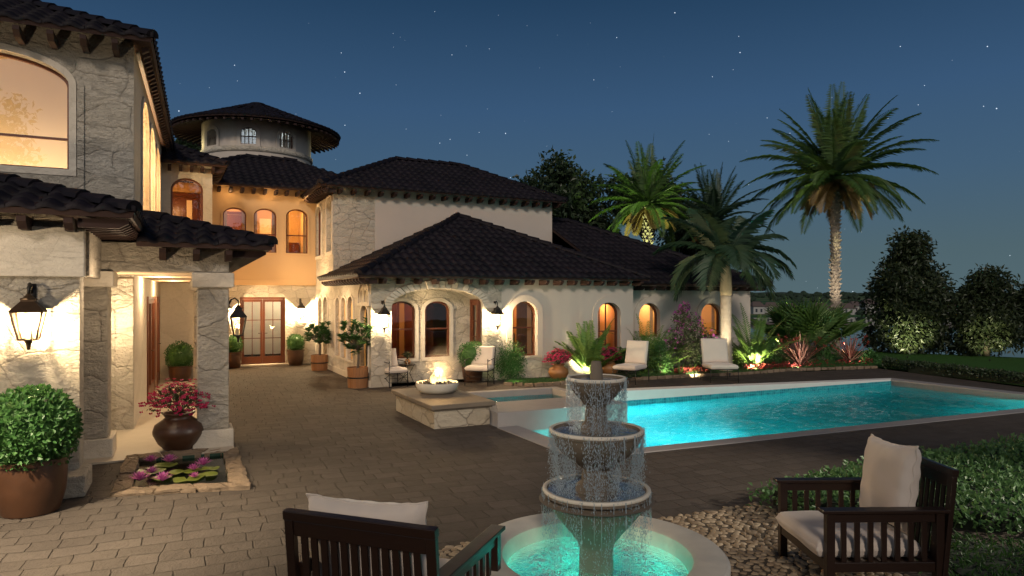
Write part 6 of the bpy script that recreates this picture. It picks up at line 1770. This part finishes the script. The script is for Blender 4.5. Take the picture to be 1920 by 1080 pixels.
x, y = ground_at(755, 714)
flower_urn('little round pot with a dark seedling on the iron side table', (tb.location[0], tb.location[1], .48), .13, .085, .13, 24, 90, 0, URN, .3, P_PINK, (.07, .02), (.01, .01), .05, group='small pots')
# fern palms and other bed plants
FG = 'lit fern palms in the bed'
fern_plant('fern_palm', 'brightly lit fern palm behind the top of the fountain', g2(1104, 706), 24, 1.75, 31, FG, nl=30, ll=.28, lw=.042, el=(45, 86), droop=.38)
fern_plant('fern_palm', 'feathery fern palm under the first recessed bay window', g2(1216, 697), 22, 1.6, 32, FG, nl=24, ll=.22, lw=.03, el=(50, 85))
fern_plant('fern_palm', 'yellow green fern sprays left of the flowering shrub', g2(1246, 700), 9, 1.25, 33, FG, nl=24, ll=.18, lw=.03, el=(45, 75))
fern_plant('fern_palm', 'fern palm glowing yellow from an uplight right of the smooth palm', g2(1412, 694), 18, 1.85, 34, FG, nl=30, ll=.26, lw=.042, el=(50, 86), droop=.38)
fan_palm('wide green fan palm in front of the tall date palm', g2(1512, 676), 26, 1.45, 35, L_PALM)
bush('bougainvillea', 'tall bougainvillea with magenta blossom under the bay windows', g2(1288, 698), [(0, 0, .75, .42), (-.3, 0, .95, .36), (.35, .1, 1.05, .36), (.1, 0, 1.35, .36), (-.15, .1, 1.55, .26), (.55, .05, .8, .3), (-.05, .1, 1.8, .18), (0, 0, .4, .32), (.3, -.1, .6, .35)], 3200, .075, .05, 36, L_SHRUB,
     (P_MAG, 200, [(.35, .1, 1.15, .36), (.1, 0, 1.5, .34), (-.15, .1, 1.65, .24), (.6, .05, .95, .28), (-.05, .1, 1.9, .16), (-.38, -.1, 1.0, .3)]), cat='flowering shrub')
bush('climbing_shrub', 'leafy dark green shrub rising behind the back of the first lounge chair', g2(1238, 704), [(0, 0, .3, .26), (.02, 0, .6, .25), (0, .05, .85, .2), (.12, 0, .25, .24)], 1500, .055, .035, 37, L_BOX)
SG = 'red strap leaved cordylines'
strap_plant('cordyline', 'large spiky red cordyline lit from below beside the fan palm', g2(1500, 690), 120, 1.02, 38, L_RED, (P_RED, 14), SG, w=.045)
strap_plant('cordyline', 'smaller red cordyline at the foot of the tall palm', g2(1594, 680), 70, .95, 39, L_RED, (P_RED, 14), SG, w=.045)
strap_plant('iris', 'small clump of green blades among the red bedding flowers', g2(1275, 706), 26, .42, 40, L_FERN, None, None, w=.03)
strap_plant('iris', 'small clump of green blades by the pale cushion of the second lounge chair', g2(1300, 702), 22, .36, 41, L_FERN, None, None, w=.03)
BG = 'leafy shrubs filling the bed'
for i, (px, py, r, lb, lm) in enumerate(((1176, 700, .36, 'dark leafy shrub between the urn and the first lounge chair', L_BOX), (1222, 702, .40, 'bright leafy shrub under the first bay window', L_FERN), (1330, 697, .36, 'leafy shrub behind the second lounge chair at its left', L_BOX),
        (1392, 690, .34, 'leafy shrub between the smooth palm and the glowing fern', L_FERN), (1455, 684, .42, 'leafy shrub between the glowing fern and the large cordyline', L_BOX), (1545, 676, .46, 'dark leafy shrub between the two red cordylines', L_BOX), (1632, 682, .22, 'last small shrub at the lawn end of the bed', L_BOX))):
    bush('bed_shrub', lb, g2(px, py), [(0, 0, r*.8, r), (r*.5, .1, r*.6, r*.7), (-r*.5, 0, r*.7, r*.75), (0, .1, r*1.5, r*.6)], 1300, .09, .05, 130+i, lm, group=BG)
# bed soil, edging and ground planting
bed = [(-.22, 16.95), (.55, 16.7), (1.4, 17.15), (3.4, 18.0), (5.0, 18.7), (6.4, 19.15), (8.25, 20.2), (11.2, 20.95), (11.9, 22.0), (9.6, 23.3), (7.6, 23.5), rotA(17.5, 16.8), rotA(12.2, 16.8), rotA(12.2, 16.2), rotA(7.95, 16.2)]
sheet('flower_bed', bed, 0.012, SOIL)
mb = MB(); rg = random.Random(6); pts = [Vector((*p, 0)) for p in bed[:8]]
for a, b in zip(pts, pts[1:]):
    L = (b-a).length; k = int(L/.24)
    for i in range(k):
        p = a.lerp(b, (i+.5)/k); M = Euler((0, 0, math.atan2(b.y-a.y, b.x-a.x)+rg.uniform(-.1, .1))).to_matrix()
        mb.obox(p+Vector((0, 0, .035)), (.22, rg.uniform(.08, .12), rg.uniform(.07, .10)), M)
tag(mb.build('bed_edging', STONE_DARK, bevel=.012), 'row of pale stones edging the flower bed', 'edging')
rg = random.Random(12); mb = MB(); fl = MB()
def in_bed(p): return in_poly(p, bed)
for i in range(16000):
    k = rg.randrange(7); a, b = pts[k], pts[k+1]; p = a.lerp(b, rg.random()); n_ = Vector((-(b.y-a.y), b.x-a.x, 0)).normalized(); p = p+n_*(.1+.9*rg.random()**1.6)
    if not in_bed((p.x, p.y)): continue
    mb.leaf((p.x, p.y, .012), rvec(rg)+Vector((0, 0, 1.3)), rvec(rg), rg.uniform(.05, .12), .014)
o = mb.build('bed_grass', L_GRASS); tag(o, 'short grass growing along the front of the flower bed', 'grass', kind='stuff')
for i in range(480):
    px = rg.choice((rg.uniform(1265, 1330), rg.uniform(1395, 1500), rg.uniform(1395, 1640))); x, y = ground_at(px, 704-(px-1265)*.055-rg.uniform(-2, 3)); z_ = rg.uniform(.05, .2)
    for j in range(4): fl.leaf((x, y, z_), rvec(rg)+Vector((0, 0, .5)), rvec(rg), .05, .045)
o = fl.build('bedding_flowers', P_RED); tag(o, 'low red bedding flowers along the border', 'flowers', kind='stuff')
mb = MB()
for i in range(420):
    px = rg.uniform(990, 1075); x, y = ground_at(px, rg.uniform(692, 706)); s_ = rg.uniform(.02, .045)
    mb.obox((x, y, .02), (s_, s_*.8, s_*.7), Euler((rg.uniform(0, 3), rg.uniform(0, 3), rg.uniform(0, 3))).to_matrix())
o = mb.build('gravel', STONE_TRIM); tag(o, 'grey gravel mulch under the stucco window', 'gravel', kind='stuff')
# hedges
hedge('box_hedge', 'low loose hedge running behind the right armchair to the picture edge', (0, 0, 0), [(2.45, 7.08), (2.75, 6.55), (3.6, 6.55), (4.3, 6.1), (9, 6.5), (9.5, 10.6), (7.4, 9.75), (4.5, 8.55)], .22, 14000, .065, .045, 51, L_HEDGE, 'low hedges')
hedge('box_hedge', 'dark patch of ground cover beside the right armchair in the bottom corner', (0, 0, 0), [(3.28, 6.5), (3.25, 3.2), (7, 3.2), (8.5, 6.3), (4.2, 6.0)], .07, 12000, .07, .02, 52, L_GRASS, 'low hedges')
hedge('border_hedge', 'long low dark hedge strip along the lawn beyond the pool', (0, 0, 0), [(11.25, 20.7), (12.9, 15.35), (15.4, 12.2), (16.6, 11.0), (17.1, 11.3), (15.9, 12.7), (13.5, 15.6), (12.3, 19.4), (11.75, 21.6)], .26, 9000, .08, .05, 53, L_TREE)
# palms
DP = 'tall date palms'
px_, py_ = ground_at(1566, 664)
palm('tallest date palm with a bright textured trunk standing alone against the night sky', (px_, py_, 0), 6.7, 60, 3.45, 61, .175, dead=14, group=DP, ll=.54, lw=.040, nl=46)
D = 31.5; palm('date palm with a green lit crown behind the long roof', ((1215-PCX)/F*D, D, 0), CAMZ+(HZ-385)/F*D, 40, 3.05, 62, .22, dead=11, group=DP, ll=.46, lw=.042, nl=40)
D = 34.0; palm('dark date palm half hidden behind the royal palm', ((1338-PCX)/F*D, D, 0), CAMZ+(HZ-418)/F*D, 40, 2.85, 63, .22, leafm=L_PALMDARK, dead=6, group=DP, ll=.46, lw=.042, nl=40)
# royal palm by the lounge chair
x, y, _ = g2(1361, 699); rp = palm('smooth trunked palm with drooping dark fronds beside the second lounge chair', (x, y, 0), 2.25, 0, 2.2, 64, .165, bumpy=False, dead=0, group=None, name='royal_palm')
for ch in list(CHILD[rp.name]):
    if ch.name.startswith('crown'): bpy.data.objects.remove(ch); CHILD[rp.name].remove(ch)
mb = MB(); mb.lathe([(.15, 2.2), (.175, 2.35), (.16, 2.8), (.11, 3.15), (.07, 3.35)], 20); mb.build('crownshaft', SHAFT, rp, smooth=True)
mb = MB(); rg = random.Random(65)
for (az, el, L, dr) in ((175, 58, 2.2, .35), (150, 44, 2.3, .45), (200, 30, 2.2, .75), (215, 62, 2.0, .35), (60, 60, 2.1, .30), (20, 48, 2.3, .38), (-5, 30, 2.1, .6), (-30, 42, 2.1, .65), (-60, 35, 2.0, .75), (235, 32, 2.1, .85), (265, 45, 2.0, .8), (120, 60, 2.0, .35), (90, 40, 2.0, .6), (300, 62, 2.0, .4), (40, 25, 2.1, .7), (185, 10, 2.0, .75), (5, 8, 1.9, .8)):
    frond(mb, (.05*math.cos(R(az)), .05*math.sin(R(az)), 3.28), R(az), R(el), L, 46, .62, .036, dr, rg, vee=.05, taper=.35)
mb.build('crown', L_PALMDARK, rp)
# broadleaf trees behind the villa
TG = 'broadleaf trees behind the roofs'
def back_tree(label, px, py, D, r, seed, n=5200):
    z_ = CAMZ+(HZ-py)/F*D; return tree('broadleaf_tree', label, ((px-PCX)/F*D, D, 0), z_+r*.6, r, z_, seed, L_TREE, n, .30, .17, 26, .2, group=TG)
back_tree('broadleaf tree between the second storey roof and the palms', 1045, 365, 36, 2.9, 71, 6500)
back_tree('low broadleaf tree at the end of the long roof ridge', 1110, 425, 37, 1.9, 72, 3500)
back_tree('broadleaf tree behind the green lit date palm', 1215, 375, 38, 2.6, 73, 5500)
back_tree('broadleaf tree filling the gap behind the dark palm', 1300, 440, 39, 2.5, 74, 4500)
back_tree('small dark tree peeping out left of the round tower', 352, 290, 36, 1.35, 75, 1800)
CG = 'tall shrubs on the lake bank'
D = 26.3; tree('conical_tree', 'largest cone shaped tree on the bank lit at its foot', ((1706-PCX)/F*D, D, .02), 4.6, 1.6, 2.3, 81, L_CONE, 17000, .20, .10, 90, .12, 'cone', CG)
D = 25.0; tree('conical_tree', 'smaller cone shaped tree on the bank near the right edge', ((1850-PCX)/F*D, D, .02), 3.2, 1.35, 1.7, 82, L_CONE, 12000, .18, .09, 70, .1, 'cone', CG)
D = 24.0; tree('conical_tree', 'tree cut off by the right edge of the view', ((1985-PCX)/F*D, D, .02), 3.6, 1.35, 1.8, 83, L_CONE, 7000, .18, .09, 50, .1, 'cone', CG)
# uplights
uplight('uplight below the bright fern palm', 1096, 708, (*ground_at(1104, 700), 1.0), 55, angle=95)
uplight('uplight at the clipped boxwood dome', 968, 722, (*ground_at(958, 712), .5), 4, (.8, 1, .35), 100)
uplight('uplight in the red bedding flowers', 1302, 708, (*ground_at(1292, 690), .9), 34, (1, .9, .6), 85)
uplight('uplight under the yellow fern sprays', 1250, 706, (*ground_at(1245, 698), .9), 8, angle=95)
uplight('uplight under the glowing fern palm', 1412, 698, (*ground_at(1414, 688), 1.0), 75, angle=85)
uplight('uplight at the foot of the smooth palm', 1368, 706, (*ground_at(1361, 697), 2.6), 80, (1, .86, .62), 50)
uplight('uplight below the large red cordyline', 1492, 694, (*ground_at(1502, 686), .8), 17, (1, .85, .7), 95)
uplight('uplight at the foot of the tall palm', 1586, 678, (px_, py_, 3.6), 330, (1, .88, .66), 34)
uplight('uplight beside the smaller red cordyline', 1602, 684, (*ground_at(1596, 676), .7), 9, (1, .85, .7), 95)
uplight('uplight at the largest cone shaped tree', 1690, 668, (*ground_at(1706, 660), 1.6), 170, (1, .95, .55), 52, (-.3, -.9))
uplight('uplight at the smaller cone shaped tree', 1842, 674, (*ground_at(1850, 668), 1.2), 80, (1, .95, .55), 50, (-.3, -.8))
# hidden floods that light the palm behind the roof
D = 31.5; lx = (1215-PCX)/F*D
spot('palm_flood', (5.4, 29.3, .8), (lx-.9, D-.3, 6.9), 800, (.85, 1, .40), 56)
spot('palm_flood', (px_-3.0, py_-2.0, .3), (px_-.6, py_, 6.4), 2600, (1, .94, .5), 46)
# ------------------------------------------------------------------ far shore
HWALL = simple('far_house_wall', (.30, .29, .27), .9, .1); HROOF = simple('far_house_roof', (.10, .07, .06), .9, .2)
rg = random.Random(44); hl = ['white house on the far shore just right of the villa corner', 'pale low house left of the fan palm on the far shore', 'small far house behind the fan palm', 'far house left of the tall palm trunk', 'far house just right of the tall palm trunk', 'wide white house between the palm trunk and the large cone tree', 'taller far house beside the large cone tree', 'far house seen left of the large cone tree foliage', 'white far house between the two cone trees', 'low far house between the cone trees near the water', 'far house left of the small cone tree', 'far house at the right edge of the view']
hp_ = [(1418, 580, 5.5, 2.4), (1445, 583, 6, 2.0), (1482, 581, 5, 2.0), (1540, 582, 6, 2.2), (1586, 582, 6, 2.0), (1606, 581, 8, 2.2), (1627, 577, 5, 3.2), (1648, 582, 5, 2.2), (1772, 584, 6, 2.4), (1786, 587, 5, 2), (1798, 580, 5, 2.6), (1914, 582, 8, 2.4)]
for (px, py, w_, h_), lb in zip(hp_, hl):
    Y = 205+rg.uniform(-6, 14); x = (px-PCX)/F*Y; zg = shore_z(Y)-.2; t = thing('lakeside_house', lb, 'house', (x, Y, zg), rg.uniform(-.4, .4), 'houses across the lake')
    mb = MB(); w_ *= .62; mb.box(-w_/2, w_/2, -2.2, 2.2, 0, h_); mb.build('wall', HWALL, t)
    mb = MB(); q = h_+1.5; a = .35
    mb.add([(-w_/2-a, -2.2-a, h_), (w_/2+a, -2.2-a, h_), (w_/2+a, 2.2+a, h_), (-w_/2-a, 2.2+a, h_), (-w_/2+.6, 0, q), (w_/2-.6, 0, q)], [(0,1,5,4),(1,2,5),(2,3,4,5),(3,0,4),(3,2,1,0)]); mb.build('roof', HROOF, t)
    mb = MB()
    for k in range(int(w_/1.6)): xx = -w_/2+.9+k*1.5; mb.box(xx-.3, xx+.3, -2.23, -2.205, .7, 1.7)
    mb.build('window', simple('dark_far_pane', (.03, .035, .04), .2) if 'dark_far_pane' not in MATS else MATS['dark_far_pane'], t)
FARTREE = simple('far_wood', (.015, .03, .016), 1, .6, .3, .5, 2, .3)
mb = MB(); rg = random.Random(45)
def far_clump(x, Y, h, r):
    h *= .6; r *= .55
    z0_ = shore_z(min(Y, 1450))
    for j in range(5):
        cx_, cy2, cz = x+rg.uniform(-r, r)*.7, Y+rg.uniform(-r, r)*.5, z0_+h*rg.uniform(.3, .8); q = r*rg.uniform(.45, .8)
        mb.lathe([(q*.2, -q*.9), (q*.85, -q*.35), (q, .1*q), (q*.7, q*.65), (q*.1, q*.95)], 8, (cx_, cy2, cz), wob=lambda a, i: 1+.18*math.sin(a*3+cx_+i))
for i in range(260):
    Y = rg.choice((rg.uniform(196, 240), rg.uniform(240, 420), rg.uniform(420, 560), 560)); px = rg.uniform(1380, 1990); s_ = Y/220
    far_clump((px-PCX)/F*Y, Y, rg.uniform(1.6, 3.2)*(.6+.4*s_), rg.uniform(1.2, 2.4)*(.7+.5*s_))
for i in range(70):
    far_clump((1360+i*9.5-PCX)/F*640+rg.uniform(-3, 3), 640, rg.uniform(3, 6), rg.uniform(4, 8))
o = mb.build('far_trees', FARTREE, smooth=True); tag(o, 'dark hedgerows and woods across the lake', 'trees', kind='stuff')

# garden trees behind the viewpoint: they shade the forecourt and show as reflections in the upper windows
rg = random.Random(91); mb = MB(); bl = []
for (u, v, z_, r) in ((-9.4, -10, 8.8, 3.5), (.9, -11, 8.0, 2.9), (6.0, -12, 6.6, 2.0), (9.0, -12, 7.4, 2.6), (-14, -11, 7, 4)):
    x, y = rotA(u, v)
    mb.tube([(x, y, 0), (x+.1, y, z_*.5), (x, y, z_)], [.25, .18, .06], 8)
    for i in range(26):
        d = rvec(rg); q = r*.8*rg.random()**.45; bl.append((x+d.x*q, y+d.y*q, z_+d.z*q*.9, r*rg.uniform(.2, .34)))
blob_tree_leaves(mb, bl, 16000, .30, .17, rg)
o = mb.build('garden_trees', L_TREE); tag(o, 'garden trees behind the viewpoint mirrored in the upper windows', 'trees', kind='stuff')

rg = random.Random(92); hb = []  # unseen foliage wall added to keep low sky light off the foreground
for i in range(46):
    x = -17+i*.8; hb.append((x+rg.uniform(-.3, .3), -6.5+rg.uniform(-.5, .5), rg.uniform(.6, 3.4), rg.uniform(.8, 1.2)))
    hb.append((x, -6.6, 2.2, 1.1))
mb = MB(); mb.box(-17.5, 19.5, -6.8, -6.4, 0, 3.2); blob_tree_leaves(mb, hb, 12000, .22, .13, rg)
o = mb.build('foliage_blocker', L_TREE); tag(o, 'added unseen foliage wall behind the viewpoint that blocks low light from the foreground', 'hedge', kind='stuff')
